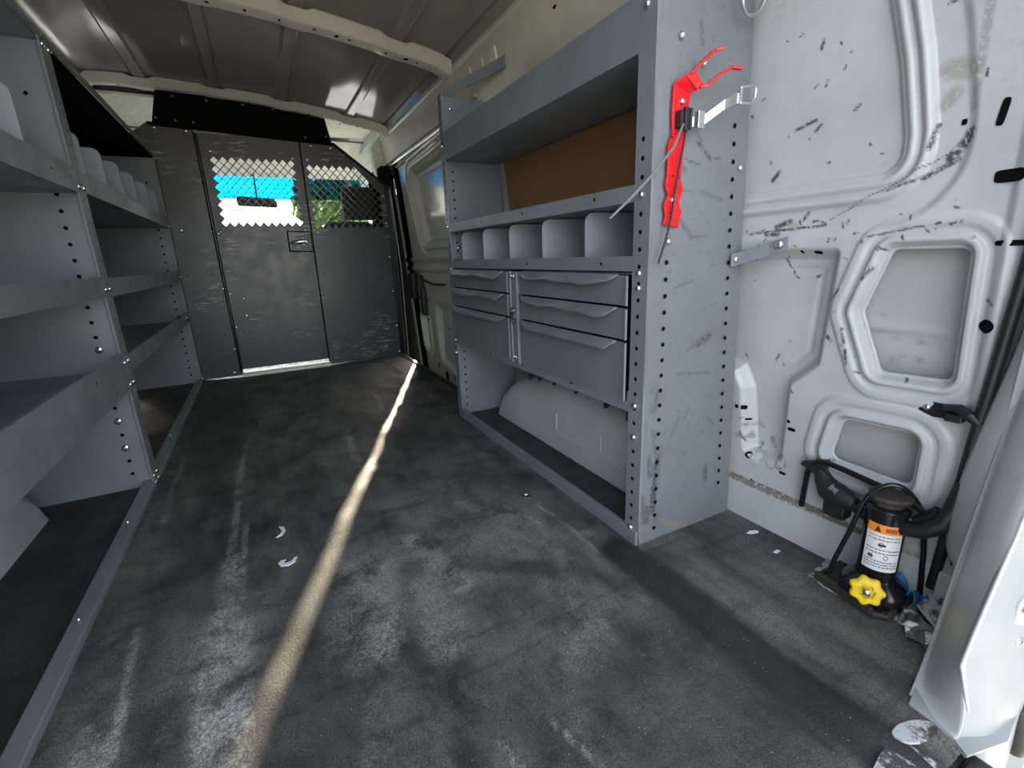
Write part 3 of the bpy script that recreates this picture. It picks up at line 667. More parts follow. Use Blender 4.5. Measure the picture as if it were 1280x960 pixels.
def tray(name, z0, z1, xb, mat='grey', lipth=.006, holes=(), y0=YN + .062, y1=YF - .004, curl=0):
    b = MB(); b.box((XR - .001, y0, z0), (XR - .001 + lipth, y1, z1), 0)
    if curl: b.box((XR, y0, z1 - .004), (XR + curl, y1, z1), 0)
    b.box((XR + .004, y0 - .05, z0 + .0), (xb, y1, z0 + .006), 0)
    b.box((xb - .006, y0 - .05, z0), (xb, y1, z0 + .09), 0)
    hole_row(b, [(XR - .0018, y, z) for y, z in holes], (-1, 0, 0), .0062)
    return b.build(name, [mat, 'dark'], ru)
tray('top_shelf', 1.525, 1.668, 1.385)
tray('shelf', 1.138, 1.186, 1.42, holes=[(1.36, 1.165), (1.86, 1.165), (2.28, 1.165)], curl=.012)
tray('shelf', .935, .981, 1.43, holes=[(1.32, .958), (1.83, .958), (2.25, .958)], curl=.012)
for i in range(5):
    y = 1.441 + .2945 * i; b = MB()
    pts = [(x, z) for x, z in [(XR + .022, .942)] ] + [(XR + .022 + .035 - .035 * math.cos(a), 1.098 + .035 * math.sin(a)) for a in [math.pi / 2 * k / 5 for k in range(6)]] + [(1.41, 1.133), (1.43, .942)]
    b.prism([(x, y, z) for x, z in pts], (0, .006, 0)); b.build('divider', 'grey_lit', ru)
# bottom rail of drawers, base rail
b = MB(); b.box((XR - .001, YN + .062, .475), (XR + .006, YF - .004, .545), 0); b.box((XR, YN + .062, .475), (XR + .03, YF, .480), 0)
hole_row(b, [(XR - .002, y, .50) for y in (1.5, 1.9, 2.25)], (-1, 0, 0), .006); b.build('support_rail', ['grey', 'dark'], ru)
b = MB(); b.box((XR - .012, YN - .004, 0), (XR + .012, YF - .03, .052), 0); b.box((XR, YN, .0), (XR + .035, YF - .03, .018), 0); b.build('base_rail', 'grey', ru, bevel=.003)
# wall straps of the unit
b = MB(); pth = [Vector((1.372, YN - .016, .955)), Vector((1.395, YN - .020, .957)), Vector((1.425, .985, .985)), Vector((1.436, .935, 1.002))]
for a, c in zip(pth[:-1], pth[1:]):
    nrm = Vector((c.y - a.y, a.x - c.x, 0)).normalized() * .006
    b.prism([a + Vector((0, 0, -.021)), c + Vector((0, 0, -.021)), c + Vector((0, 0, .021)), a + Vector((0, 0, .021))], nrm)
o = b.build('wall_strap', 'grey', ru, bevel=.002)
bolts(ru, [(1.392, YN - .022, .957)], (0, -1, 0), .014, 'strap_bolt', 'steel'); bolts(ru, [(1.422, .955, .999)], (-1, -.2, 0), .014, 'strap_bolt', 'steel')
b = MB(); b.prism([(1.085, 2.775, 1.86), (1.085, 2.775, 1.905), (1.31, 2.50, 2.005), (1.31, 2.50, 1.945)], (.005, .006, 0)); b.build('wall_strap', 'grey', ru, bevel=.002)
# drawer cabinets
def lip_mesh(y0, y1, z, dents, seed):
    """folded pull along a drawer's top edge, its free edge bent by use"""
    rs = random.Random(seed); b = MB(); N = 40; rows = []
    for i in range(N + 1):
        t = i / N; y = y0 + (y1 - y0) * t
        e = min(t / .05, 1, (1 - t) / .12); 
        dz = .026 + dents * .005 * math.sin(t * 9 + seed) + dents * .004 * math.sin(t * 23 + seed * 2)
        dx = .026 + dents * .008 * math.sin(t * 13 + seed)
        rows.append([(XR - .006, y, z), (XR - .014, y, z + .002), (XR - .014 - dx * e * .6, y, z - dz * .5 * e), (XR - .016 - dx * e, y, z - .002 - dz * e)])
    b.add([p for r in rows for p in r], [(i * 4 + k, i * 4 + k + 1, (i + 1) * 4 + k + 1, (i + 1) * 4 + k) for i in range(N) for k in range(3)])
    return b
def cabinet(label, y0, y1, wid):
    t = thing('drawer_cabinet', label, 'drawer cabinet', (XR + .15, (y0 + y1) / 2, .47), 'drawer cabinets in the right shelving unit')
    b = MB(); b.box((XR + .012, y0, .482), (1.37, y0 + .006, .93)); b.box((XR + .012, y1 - .006, .482), (1.37, y1, .93)); b.box((XR + .012, y0, .924), (1.37, y1, .930)); b.box((XR + .012, y0, .482), (1.37, y1, .488)); b.box((1.364, y0, .482), (1.37, y1, .93)); b.box((XR + .012, y0 + .006, .488), (XR + .018, y1 - .006, .92), 1)
    b.build('body', ['grey_front', 'dark'], t)
    for k, (z0, z1) in enumerate(((.828, .922), (.718, .818), (.512, .708))):
        b = MB(); b.box((XR - .008, y0 + .004, z0), (XR + .004, y1 - .010, z1)); b.box((XR - .016, y0 + .004, z0), (XR + .004, y0 + .010, z1), 1)
        b.box((XR + .004, y0 + .02, z0 + .01), (1.34, y0 + .026, z1 - .02)); b.box((XR + .004, y1 - .026, z0 + .01), (1.34, y1 - .020, z1 - .02)); b.box((XR + .004, y0 + .02, z0 + .008), (1.34, y1 - .02, z0 + .013))
        dw = b.build('drawer', ['grey_front', 'grey'], t)
        p = lip_mesh(y0 + .05, y1 - .012, z1 + .002, (1.0, .9, .05)[k], int(y0 * 10) + k).build('pull', 'grey_front', dw, smooth=True)
        m_ = p.modifiers.new('t', 'SOLIDIFY'); m_.thickness = .003 * S
    return t
cL = cabinet('wide grey three-drawer cabinet with dented pulls, nearest in the right shelving', 1.170, 1.905, .73)
cS = cabinet('narrow grey three-drawer cabinet at the far end of the right shelving', 1.998, 2.762, .76)
b = MB(); b.box((XR - .014, 1.910, .50), (XR + .01, 1.930, .925)); b.box((XR - .006, 1.930, .50), (XR + .01, 1.975, .925)); b.box((XR - .012, 1.975, .50), (XR + .01, 1.992, .925))
b.build('lock_bar', 'grey', cL, bevel=.002)
b = MB(); b.box((XR - .022, 1.935, .715), (XR - .006, 1.972, .735)); b.lathe((XR - .006, 1.953, .750), (-1, 0, 0), [(.016, 0), (.014, .014), (.007, .014), (.006, .004)], 12); b.lathe((XR - .006, 1.953, .700), (-1, 0, 0), [(.014, 0), (.013, .012), (.007, .012), (.006, .004)], 12); b.build('hasp', 'steel', cL, smooth=True)
bolts(cL, [(XR - .007, 1.945, .905), (XR - .007, 1.965, .905), (XR - .007, 1.945, .53), (XR - .007, 1.965, .53)], (-1, 0, 0), .008)
# brown hardboard on the wall side of the open bay
b = MB(); b.prism([(1.418, 1.12, 1.19), (1.418, 2.70, 1.19), (1.398, 2.75, 1.60), (1.398, 1.12, 1.60)], (.008, 0, 0))
tag(b.build('backing_board', 'card'), 'brown hardboard backing sheet behind the open bay of the right shelving', 'board')

# wheel arches
def arch(name, xi, yc, half, h, sgn, x_out):
    b = MB(); N = 44; rows = []
    for i in range(N + 1):
        t = -1 + 2 * i / N; y = yc + half * math.sin(t * math.pi / 2)
        u = abs(y - yc) / half; hh = h * max(0, 1 - u ** 2.9) ** (1 / 2.0) + .004
        rows.append([(xi, y, -.005), (xi + sgn * .004, y, hh * .30), (xi + sgn * .010, y, hh * .60), (xi + sgn * .022, y, hh * .82), (xi + sgn * .045, y, hh * .93), (xi + sgn * .085, y, hh * .99), (xi + sgn * .12, y, hh), (x_out, y, hh)])
    m_ = 8; b.add([p for r in rows for p in r], [(i * m_ + k, i * m_ + k + 1, (i + 1) * m_ + k + 1, (i + 1) * m_ + k) for i in range(N) for k in range(m_ - 1)])
    if sgn > 0:
        for y in (1.30, 1.47, 1.62, 1.85, 2.05, 2.2, 2.3):                         # pinch tabs along the crown
            b.box((xi + .045, y - .012, h * .93 - .02), (xi + .11, y + .004, h + .006), 1)
        for yy in (1.95, 1.58):
            b.tube([(xi + .0005, yy, .205), (xi - .003, yy, .125), (xi - .003, yy - .03, .10), (xi - .003, yy - .24, .10)], .0055, 6)
    o = b.build(name, ['white', 'rust'], smooth=True); struct(o); return o
arch('wheel_arch_right', 1.245, 1.90, .755, .345, 1, 1.56)
arch('wheel_arch_left', -.935, 1.70, .78, .345, -1, -1.24)

# ================================================================== LEFT SHELVING UNIT
XL, LN, LF, L0 = -.592, 2.64, 4.94, .42
LBK = -1.13
lu = thing('shelving_unit', 'grey steel shelving unit running along the left wall with open trays and dividers', 'shelving', (XL - .25, 2.7, 0))
def lpanel(y, flange=.075, top=1.86):
    b = MB(); b.prism([(XL, y, 0), (LBK - .0, y, 0), (LBK + .03, y, 1.2), (LBK + .10, y, top), (XL, y, top)], (0, .010, 0), 0)
    b.box((XL - .006, y, 0), (XL + .002, y + flange, top), 0); b.box((XL - .004, y - .03, 0), (XL + .002, y, top), 0)
    hole_row(b, [(XL - .075, y - .0009, .075 + i * .0645) for i in range(20)], (0, -1, 0), .0085)
    hole_row(b, [(XL - .50, y - .0009, .075 + i * .0645) for i in range(20)], (0, -1, 0), .0085)
    hole_row(b, [(XL - .085, y - .0009, 1.66)], (0, -1, 0), .008)
    hole_row(b, [(XL + .0026, y + flange * .55, .08 + i * .0505) for i in range(34)], (1, 0, 0), .0055)
    b.build('side_panel', ['grey', 'dark'], lu)
lpanel(LN); lpanel(LF, .02); lpanel(L0, .05)
bolts(lu, [(XL - .075, LN - .001, z) for z in (.205, .335, .665, .937)], (0, -1, 0), .017)
bolts(lu, [(XL + .003, LN + y, z) for z in (.015, .05, .50, .60, .92, 1.33, 1.83) for y in (-.012, .05)], (1, 0, 0), .012)
bolts(lu, [(XL + .003, LF + .008, z) for z in (.03, .60, .92, 1.33, 1.84)], (1, 0, 0), .014)
bolts(lu, [(XL + .003, LF - .18, .59), (XL + .003, LF - .10, .59)], (1, 0, 0), .012)
def ltray(name, y0, y1, z0, z1, zf=None, lipth=.008, mat='grey', back=LBK + .03, fl=0.0):
    zf = z0 if zf is None else zf
    b = MB(); b.box((XL - .008, y0, z0), (XL + .0025, y1, z1), 0); b.box((back, y0, zf), (XL - .004, y1, zf + .006), 0); b.box((back, y0, zf), (back + .006, y1, zf + .10), 0)
    if fl: b.box((XL - fl, y0, z1 - .004), (XL, y1, z1), 0)
    return b.build(name, mat, lu)
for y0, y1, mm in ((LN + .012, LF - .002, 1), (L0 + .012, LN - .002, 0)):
    b = MB(); b.box((XL - .006, y0, 1.855), (XL + .002, y1, 1.882)); b.box((LBK + .10, y0, 1.845), (XL - .006, y1, 1.850), mm); b.build('top_shelf', ['grey', 'black_panel'], lu)  # underside sheet black in the far bay, grey in the near one
ltray('shelf', LN + .012, LF - .002, 1.315, 1.395); ltray('shelf', L0 + .012, LN - .002, 1.305, 1.40)
ltray('shelf', LN + .012, LF - .002, .885, .965); ltray('shelf', L0 + .012, LN - .002, .892, .972, mat='grey_scuffed')
ltray('shelf', LN + .012, LF - .002, .545, .625); ltray('shelf', L0 + .012, LN - .002, .555, .645, .565)
b = MB(); b.box((XL - .005, L0 + .012, .478), (XL + .005, LN - .002, .557)); b.box((XL - .03, L0 + .012, .478), (XL, LN - .002, .483)); b.build('support_rail', 'grey', lu)
for p in [(XL + .003, y, 1.355) for y in (2.55, 2.35, 2.8, 2.92)] + [(XL + .003, 3.1, .92), (XL + .003, 2.2, .60), (XL + .0055, 2.4, .51)]:
    hx = MB(); hx.disc(p, (1, 0, 0), .006, 8); hx.build('slot_hole', 'dark', lu)
def ldiv(y, ztop=1.59):
    b = MB(); pts = [(XL - .020, 1.325)] + [(XL - .020 - .035 + .035 * math.cos(a), ztop - .035 + .035 * math.sin(a)) for a in [math.pi / 2 * k / 6 for k in range(7)]] + [(LBK + .05, ztop), (LBK + .04, 1.325)]
    b.prism([(x, y, z) for x, z in pts], (0, .006, 0)); b.build('divider', 'grey_lit', lu)
for y in (2.90, 3.245, 3.60, 3.965, 4.38, 4.74, 2.24, 1.90, 1.55, 1.2): ldiv(y)
b = MB(); b.box((XL - .042, L0 - .1, 0), (XL + .006, LF + .02, .030)); b.build('base_rail', 'grey', lu, bevel=.004)
bolts(lu, [(XL - .02, y, .031) for y in (1.05, 1.6, 2.2, 3.3)], (0, 0, 1), .007)

# ================================================================== CARGO PARTITION
PY = 5.02
pa = thing('cargo_partition', 'dark grey steel partition with mesh windows and a centre door closing off the cab', 'partition', (.1, PY, 0))
def clip(poly, a, b_):
    """keep the left side of a->b"""
    out = []; n = len(poly)
    sd_ = lambda p: (b_[0] - a[0]) * (p[1] - a[1]) - (b_[1] - a[1]) * (p[0] - a[0])
    for i in range(n):
        p, q = poly[i], poly[(i + 1) % n]; sp, sq = sd_(p), sd_(q)
        if sp >= 0: out.append(p)
        if (sp > 0) != (sq > 0) and abs(sp - sq) > 1e-12:
            t = sp / (sp - sq); out.append((p[0] + (q[0] - p[0]) * t, p[1] + (q[1] - p[1]) * t))
    return out
def clip_poly(poly, conv):
    for i in range(len(conv)):
        poly = clip(poly, conv[i], conv[(i + 1) % len(conv)])
        if len(poly) < 3: return []
    return poly
def expanded(name, x0, z0, nx, nz, pw, ph, conv, mesh_ok, bar, th, parent, mat='charcoal'):
    """diamond-mesh sheet inside rectangle x0..x0+nx*pw, z0..z0+nz*ph; cells where mesh_ok(centre) are pierced"""
    b = MB(); hw, hh = pw / 2, ph / 2
    rect = [(x0 - hw * .0, z0), (x0 + nx * pw, z0), (x0 + nx * pw, z0 + nz * ph), (x0, z0 + nz * ph)]
    inr = 1 - bar
    for j in range(0, 2 * nz + 1):
        for i in range(0, 2 * nx + 1):
            if (i + j) % 2: continue
            cx, cz = x0 + i * hw, z0 + j * hh
            full = [(cx + hw, cz), (cx, cz + hh), (cx - hw, cz), (cx, cz - hh)]
            edge = i in (0, 2 * nx) or j in (0, 2 * nz)
            if not edge and mesh_ok(cx, cz):
                q = [(cx + (x - cx) * inr, cz + (z - cz) * inr) for x, z in full]
                b.add([(x, PY, z) for x, z in full + q], [(k, (k + 1) % 4, 4 + (k + 1) % 4, 4 + k) for k in range(4)])
            else:
                p = clip_poly(clip_poly(full, rect), conv)
                if len(p) >= 3: b.add([(x, PY, z) for x, z in p], [tuple(range(len(p)))])
    o = b.build(name, mat, parent); m_ = o.modifiers.new('t', 'SOLIDIFY'); m_.thickness = th * S; m_.offset = 0; return o, rect
def plate(b, pts, y=PY, th=.012, mi=0): b.prism([(x, y - th / 2, z) for x, z in pts], (0, th, 0), mi)
# left panel
b = MB(); plate(b, [(-1.14, .0), (-.272, .0), (-.290, 2.112), (-.605, 2.120), (-.70, 2.05), (-1.14, 1.72)])
hole_row(b, [(x, PY - .007, z) for x in (-.36, -.55) for z in (.18, .40, .62, .93)] + [(-.45, PY - .007, .70), (-.42, PY - .007, .06)], (0, -1, 0), .007)
b.build('left_panel', ['charcoal', 'dark'], pa)
bolts(pa, [(-.56, PY - .007, 2.085), (-.345, PY - .007, 2.075), (-.52, PY - .007, 1.30), (-.34, PY - .007, .035)], (0, -1, 0), .014)
# door leaf
dx0, dx1, dz0, dz1 = -.283, .505, .055, 2.070
nx, nz = 10, 8; pw, ph = .0665, .0715; mx0 = -.218; mz0 = 1.325
b = MB(); plate(b, [(dx0, dz0), (dx1, dz0), (dx1, mz0), (dx0, mz0)]); ztop = mz0 + nz * ph
plate(b, [(dx0, ztop), (dx1, ztop), (dx1, dz1), (dx0, dz1)]); plate(b, [(dx0, mz0), (mx0, mz0), (mx0, ztop), (dx0, ztop)]); plate(b, [(mx0 + nx * pw, mz0), (dx1, mz0), (dx1, ztop), (mx0 + nx * pw, ztop)])
hole_row(b, [(x, PY - .007, z) for x in (-.21, .10, .44) for z in (.17, .40, .62, .93)] + [(.33, PY - .007, .75), (.02, PY - .007, .30)], (0, -1, 0), .006)
dl = b.build('door_leaf', ['charcoal', 'dark'], pa)
big = [(-9, -9), (9, -9), (9, 9), (-9, 9)]
expanded('mesh_screen', mx0, mz0, nx, nz, pw, ph, big, lambda x, z: True, .15, .006, dl)
b = MB(); plate(b, [(.300, 1.112), (.488, 1.102), (.488, 1.268), (.300, 1.278)], PY - .011, .010); plate(b, [(.288, 1.10), (.494, 1.092), (.494, 1.278), (.288, 1.288)], PY - .007, .006, 1); b.build('latch_plate', ['charcoal', 'black_panel'], dl)
b = MB(); b.lathe((.425, PY - .016, 1.185), (0, -1, 0), [(.036, 0), (.034, .02), (.018, .024), (.018, .045)], 16); b.tube([(.435, PY - .062, 1.19), (.40, PY - .066, 1.188), (.34, PY - .062, 1.182), (.308, PY - .055, 1.180)], [.022, .022, .014, .010], 10); b.build('latch_handle', 'bright', dl, smooth=True)
# hinge rod on the left, seam on the right
b = MB(); b.tube([(-.278, PY - .022, .04), (-.288, PY - .022, 2.06)], .0135, 10); b.build('hinge_rod', 'black_gloss', pa, smooth=True)
b = MB(); b.tube([(.500, PY - .012, .04), (.506, PY - .012, 2.06)], .0065, 8); b.build('door_seal', 'black_gloss', pa)
bolts(pa, [(-.255, PY - .007, z) for z in (1.27, .45, .75)] + [(-.30, PY - .012, z) for z in (1.29, .80, .25, 1.7)] + [(-.155, PY - .007, z) for z in (.55, .70)] + [(-.20, PY - .007, 1.93), (.43, PY - .007, 1.905), (-.235, PY - .007, 1.285), (.455, PY - .007, 1.29)], (0, -1, 0), .013)
# right panel with cut corner
conv = [(.500, 0.0), (1.235, 0.0), (1.245, 1.70), (.79, 2.048), (.500, 2.062)]
nx2 = 10; mx2 = .532; rz0, rz1 = 1.295, 1.295 + 8 * ph
b = MB()
plate(b, [(.500, 0), (1.235, 0), (1.2425, rz0), (.500, rz0)])
p = clip_poly([(.500, rz1), (1.3, rz1), (1.3, 2.2), (.500, 2.2)], conv); plate(b, p)
plate(b, [(.500, rz0), (mx2, rz0), (mx2, rz1), (.500, rz1)]); p = clip_poly([(mx2 + nx2 * pw, rz0), (1.4, rz0), (1.4, rz1), (mx2 + nx2 * pw, rz1)], conv); plate(b, p)
hole_row(b, [(x, PY - .007, z) for x in (.56, .85, 1.12) for z in (.12, .35, .60, .88)] + [(.95, PY - .007, .75)], (0, -1, 0), .006)
rp = b.build('right_panel', ['charcoal', 'dark'], pa)
def ok2(x, z):  # inside by a margin from the sloping edge
    a, c = Vector((1.245, 1.70)), Vector((.79, 2.048)); e = (c - a).normalized(); dd = e.x * (z - a.y) - e.y * (x - a.x)
    return dd > .062
expanded('mesh_screen', mx2, rz0, nx2, 8, pw, ph, conv, ok2, .15, .006, rp)
b = MB(); b.tube([(.79, PY - .012, 2.052), (1.245, PY - .012, 1.703), (1.238, PY - .012, 0.0)], .013, 8); b.tube([(1.262, PY, 0), (1.268, PY, 1.66)], .012, 8); b.build('edge_frame', 'black_gloss', pa)
bolts(pa, [(1.215, PY - .007, z) for z in (.04, .32, .68, 1.02, 1.35)] + [(.555, PY - .007, 1.90), (.96, PY - .007, 1.84), (.60, PY - .007, 2.02), (.77, PY - .007, 2.01), (.56, PY - .007, 1.27), (1.21, PY - .007, 1.60)], (0, -1, 0), .013)
b = MB(); plate(b, [(-.565, 2.105), (.785, 2.035), (.735, 2.300), (-.50, 2.352)], PY - .03, .010); plate(b, [(-.60, 2.100), (.80, 2.030), (.80, 2.052), (-.60, 2.124)], PY - .012, .02)
b.build('header_panel', 'black_panel', pa)
bolts(pa, [(x, PY - .037, z) for x, z in ((-.39, 2.315), (-.16, 2.305), (.10, 2.30), (.33, 2.285), (.62, 2.27), (-.40, 2.14), (-.28, 2.135), (-.53, 2.15), (.56, 2.08), (.74, 2.10))], (0, -1, 0), .010, 'bolt', 'zip')

# ================================================================== CAB THINGS SEEN THROUGH THE MESH
se = thing('passenger_seat', 'dark cloth passenger seat with a rounded headrest behind the mesh', 'seat', (1.07, 5.75, -.1))
b = MB(); pts = [(.905 + x, z) for x, z in []]
def rr(x0, x1, z0, z1, r): return [(x0 + r - r * math.cos(a), z1 - r + r * math.sin(a)) for a in [math.pi / 2 * k / 5 for k in range(6)]] + [(x1 - r + r * math.sin(a), z1 - r + r * math.cos(a)) for a in [math.pi / 2 * k / 5 for k in range(6)]] + [(x1, z0), (x0, z0)]
b.prism([(x, 5.45, z) for x, z in rr(.895, 1.235, 1.42, 1.745, .07)], (0, .16, 0)); b.build('headrest', 'seat', se, bevel=.03)
b = MB(); b.prism([(x, 5.48, z) for x, z in rr(.66, 1.225, .35, 1.40, .12)], (0, .22, 0)); b.build('backrest', 'seat', se, bevel=.04)
b = MB(); b.box((.66, 5.5, .05), (1.225, 6.3, .38)); b.build('cushion', 'seat', se, bevel=.05)
b = MB(); b.prism([(x, 6.62, z) for x, z in [(-.085, 1.66), (-.10, 1.72), (-.08, 1.768), (.30, 1.745), (.335, 1.70), (.32, 1.645)]], (0, .05, 0)); b.tube([(.12, 6.66, 1.75), (.13, 6.9, 1.98), (.13, 7.0, 2.06)], .012, 8)
tag(b.build('rear_view_mirror', 'black', bevel=.01), 'dark rear-view mirror hanging at the windscreen, seen through the door mesh', 'mirror')
b = MB(); b.prism([(.30, 6.2, 2.34), (1.20, 6.2, 2.34), (1.20, 6.75, 2.14), (.30, 6.75, 2.14)], (0, 0, -.02)); tag(b.build('sun_visor', 'liner', bevel=.008), 'pale sun visor above the passenger seat beyond the partition', 'visor')
b = MB(); b.box((-1.20, 6.78, 1.50), (-.50, 6.81, 2.12)); tag(b.build('sun_visor', 'tan', bevel=.01), 'unseen visor added on the driver side to keep windscreen glare off the roof', 'visor')  # unseen visor, added to block windscreen glare on the roof

# ================================================================== THINGS ON THE RIGHT PANEL
fb = thing('extinguisher_bracket', 'red enamelled extinguisher bracket screwed to the end panel, its steel strap hanging open', 'bracket', (1.10, YN - .02, 1.06))
yb = YN - .012
b = MB()
L = [(1.086, 1.435), (1.083, 1.36), (1.088, 1.31), (1.074, 1.28), (1.076, 1.20), (1.070, 1.175), (1.082, 1.15), (1.068, 1.12), (1.076, 1.09), (1.068, 1.068)]
Rr = [(1.150, 1.415), (1.142, 1.36), (1.142, 1.30), (1.134, 1.26), (1.130, 1.19), (1.140, 1.165), (1.126, 1.13), (1.140, 1.10), (1.128, 1.075), (1.134, 1.058)]
for i in range(len(L) - 1):
    b.prism([(L[i][0], yb, L[i][1]), (Rr[i][0], yb, Rr[i][1]), (Rr[i + 1][0], yb, Rr[i + 1][1]), (L[i + 1][0], yb, L[i + 1][1])], (0, -.007, 0))
b.prism([(1.086, yb, 1.435), (1.150, yb, 1.415), (1.163, yb - .018, 1.428), (1.112, yb - .026, 1.455)], (0, -.007, 0))
hole_row(b, [(1.095, yb - .0078, 1.20), (1.118, yb - .0078, 1.195), (1.085, yb - .0078, 1.30), (1.122, yb - .0078, 1.24), (1.09, yb - .0078, 1.10)], (0, -1, 0), .003)
b.build('back_plate', ['red', 'dark'], fb, bevel=.0015)
b = MB()
for pts in ([(1.118, 1.452), (1.145, 1.478), (1.178, 1.508), (1.195, 1.512)], [(1.155, 1.425), (1.175, 1.428), (1.205, 1.455), (1.235, 1.472), (1.262, 1.468)]):
    P = [Vector((x, yb - .022 - .012 * k, z)) for k, (x, z) in enumerate(pts)]
    for p, q in zip(P[:-1], P[1:]):
        n_ = Vector((-(q.z - p.z), 0, q.x - p.x))  .normalized() * .0038
        b.prism([p - n_, q - n_, q + n_, p + n_], (0, -.014, 0))
b.prism([(1.108, yb - .020, 1.450), (1.155, yb - .018, 1.418), (1.165, yb - .03, 1.432), (1.128, yb - .03, 1.462)], (0, -.008, 0))
b.build('hook', 'red', fb, bevel=.002)
b = MB(); b.box((1.094, yb - .030, 1.322), (1.138, yb - .006, 1.366)); b.box((1.104, yb - .036, 1.312), (1.118, yb - .024, 1.372)); b.box((1.126, yb - .034, 1.318), (1.134, yb - .024, 1.372)); b.build('clip', 'black', fb, bevel=.002)
b = MB(); P = [Vector((1.137, yb - .026, 1.338)), Vector((1.165, yb - .045, 1.342)), Vector((1.215, yb - .065, 1.378)), Vector((1.262, yb - .075, 1.398))]
for p, q in zip(P[:-1], P[1:]): b.prism([p + Vector((0, 0, -.013)), q + Vector((0, 0, -.013)), q + Vector((0, 0, .013)), p + Vector((0, 0, .013))], (0, -.003, 0))
b.box((1.138, yb - .050, 1.318), (1.163, yb - .036, 1.362)); b.build('strap', 'bright', fb, bevel=.001)
b = MB(); b.box((1.258, yb - .082, 1.380), (1.268, yb - .072, 1.424)); b.tube([(1.262, yb - .08, 1.422), (1.302, yb - .085, 1.430), (1.318, yb - .085, 1.424), (1.316, yb - .085, 1.400), (1.300, yb - .085, 1.384), (1.264, yb - .08, 1.384)], .0038, 8); b.build('buckle', 'bright', fb, smooth=True)
bolts(fb, [(1.115, yb - .007, 1.392), (1.098, yb - .007, 1.135)], (0, -1, 0), .0095, 'screw')
b = MB(); b.tube([(1.118, yb - .03, 1.335), (1.112, yb - .022, 1.26), (1.100, yb - .018, 1.18), (1.088, yb - .018, 1.09), (1.068, yb - .018, 1.02), (1.046, yb - .016, .958)], .0032, 8)
tag(b.build('cable_tie', 'black', smooth=True), 'long black cable tie hanging straight down over the red bracket', 'cable tie')
b = MB(); b.tube([(1.103, yb - .03, 1.33), (1.060, yb - .04, 1.265), (.996, yb - .03, 1.195), (.93, yb - .02, 1.135), (.868, yb - .01, 1.083)], [.0035, .004, .0045, .0045, .003], 8)
tag(b.build('cable_tie', 'zip', smooth=True), 'grey cable tie sticking out sideways in front of the dividers', 'cable tie')
b = MB(); pts = [(1.338 + .044 * math.cos(a), 1.05 - .010 * math.sin(a), 1.668 + .044 * math.sin(a)) for a in [math.pi * (.80 + 1.6 * k / 26) for k in range(27)]]
b.tube(pts, .005, 8); tag(b.build('tie_down_ring', 'steel', smooth=True), 'steel wire tie-down ring hanging beside the top of the end panel', 'ring')

# ================================================================== JACK CORNER
jx, jy = 1.425, .560
ja = thing('bottle_jack', 'black hydraulic bottle jack with a warning label and yellow valve knob', 'jack', (jx, jy, 0))
b = MB(); b.prism([(1.340, .515, .004), (1.362, .487, .004), (1.548, .492, .004), (1.555, .690, .004), (1.368, .690, .004)], (0, 0, .018)); b.prism([(1.338, .52, .004), (1.352, .518, .004), (1.380, .688, .004), (1.366, .690, .004)], (0, 0, .028)); b.prism([(1.362, .485, .004), (1.54, .490, .004), (1.54, .500, .004), (1.362, .495, .004)], (0, 0, .026)); b.build('base_plate', 'rust', ja, bevel=.006)
b = MB(); b.lathe((jx, jy, 0), (0, 0, 1), [(.078, .018), (.080, .045), (.074, .062), (.058, .078), (.050, .088), (.050, .09)], 28); b.box((jx - .07, jy - .055, .02), (jx + .07, jy + .055, .055)); b.build('housing', 'black_gloss', ja, smooth=True, bevel=.006)
b = MB(); b.lathe((jx, jy, 0), (0, 0, 1), [(.047, .08), (.047, .285), (.051, .287), (.051, .298), (.045, .304), (.036, .306)], 32); b.build('cylinder', 'black_gloss', ja, smooth=True)
b = MB(); b.lathe((jx, jy, 0), (0, 0, 1), [(.036, .304), (.036, .318), (.047, .322), (.051, .329), (.048, .337), (.02, .339)], 12, lobes=(3, .05)); b.build('saddle', 'rust', ja, bevel=.002)
# label wraps the side facing the rear doors
va = math.atan2(-jy, -jx) + .12
def wrap(r, a0, a1, z0, z1, name, mat, parent, n=14, rot=0):
    b = MB(); vs = []; 
    for i in range(n + 1):
        a = va + a0 + (a1 - a0) * i / n
        for z in (z0, z1): vs.append((jx + r * math.cos(a), jy + r * math.sin(a), z))
    b.add(vs, [(2 * i, 2 * i + 1, 2 * i + 3, 2 * i + 2) for i in range(n)]); o = b.build(name, mat, parent, smooth=True); return o
lb = wrap(.0476, -.92, .92, .122, .262, 'label', 'label', ja)
wrap(.0480, -.92, .92, .236, .262, 'warning_band', 'orange', lb)
b = MB()
def on_cyl(a, z, r=.0483): return (jx + r * math.cos(va + a), jy + r * math.sin(va + a), z)
def mark(a0, a1, z0, z1):
    k = max(1, int(abs(a1 - a0) / .15)); 
    for i in range(k):
        u0 = a0 + (a1 - a0) * i / k; u1 = a0 + (a1 - a0) * (i + 1) / k
        b.add([on_cyl(u0, z0), on_cyl(u1, z0), on_cyl(u1, z1), on_cyl(u0, z1)], [(0, 1, 2, 3)])
b.add([on_cyl(-.52, .240, .0486), on_cyl(-.20, .240, .0486), on_cyl(-.36, .259, .0486)], [(0, 1, 2)])
for i in range(6): mark(.0 + i * .09, .055 + i * .09, .243, .255)
rs = random.Random(4)
for k, z in enumerate((.226, .216, .186, .176, .150, .142, .134)):
    a = -.80
    while a < .78:
        l = rs.uniform(.04, .16); mark(a, min(a + l, .82), z, z + .0028); a += l + .045
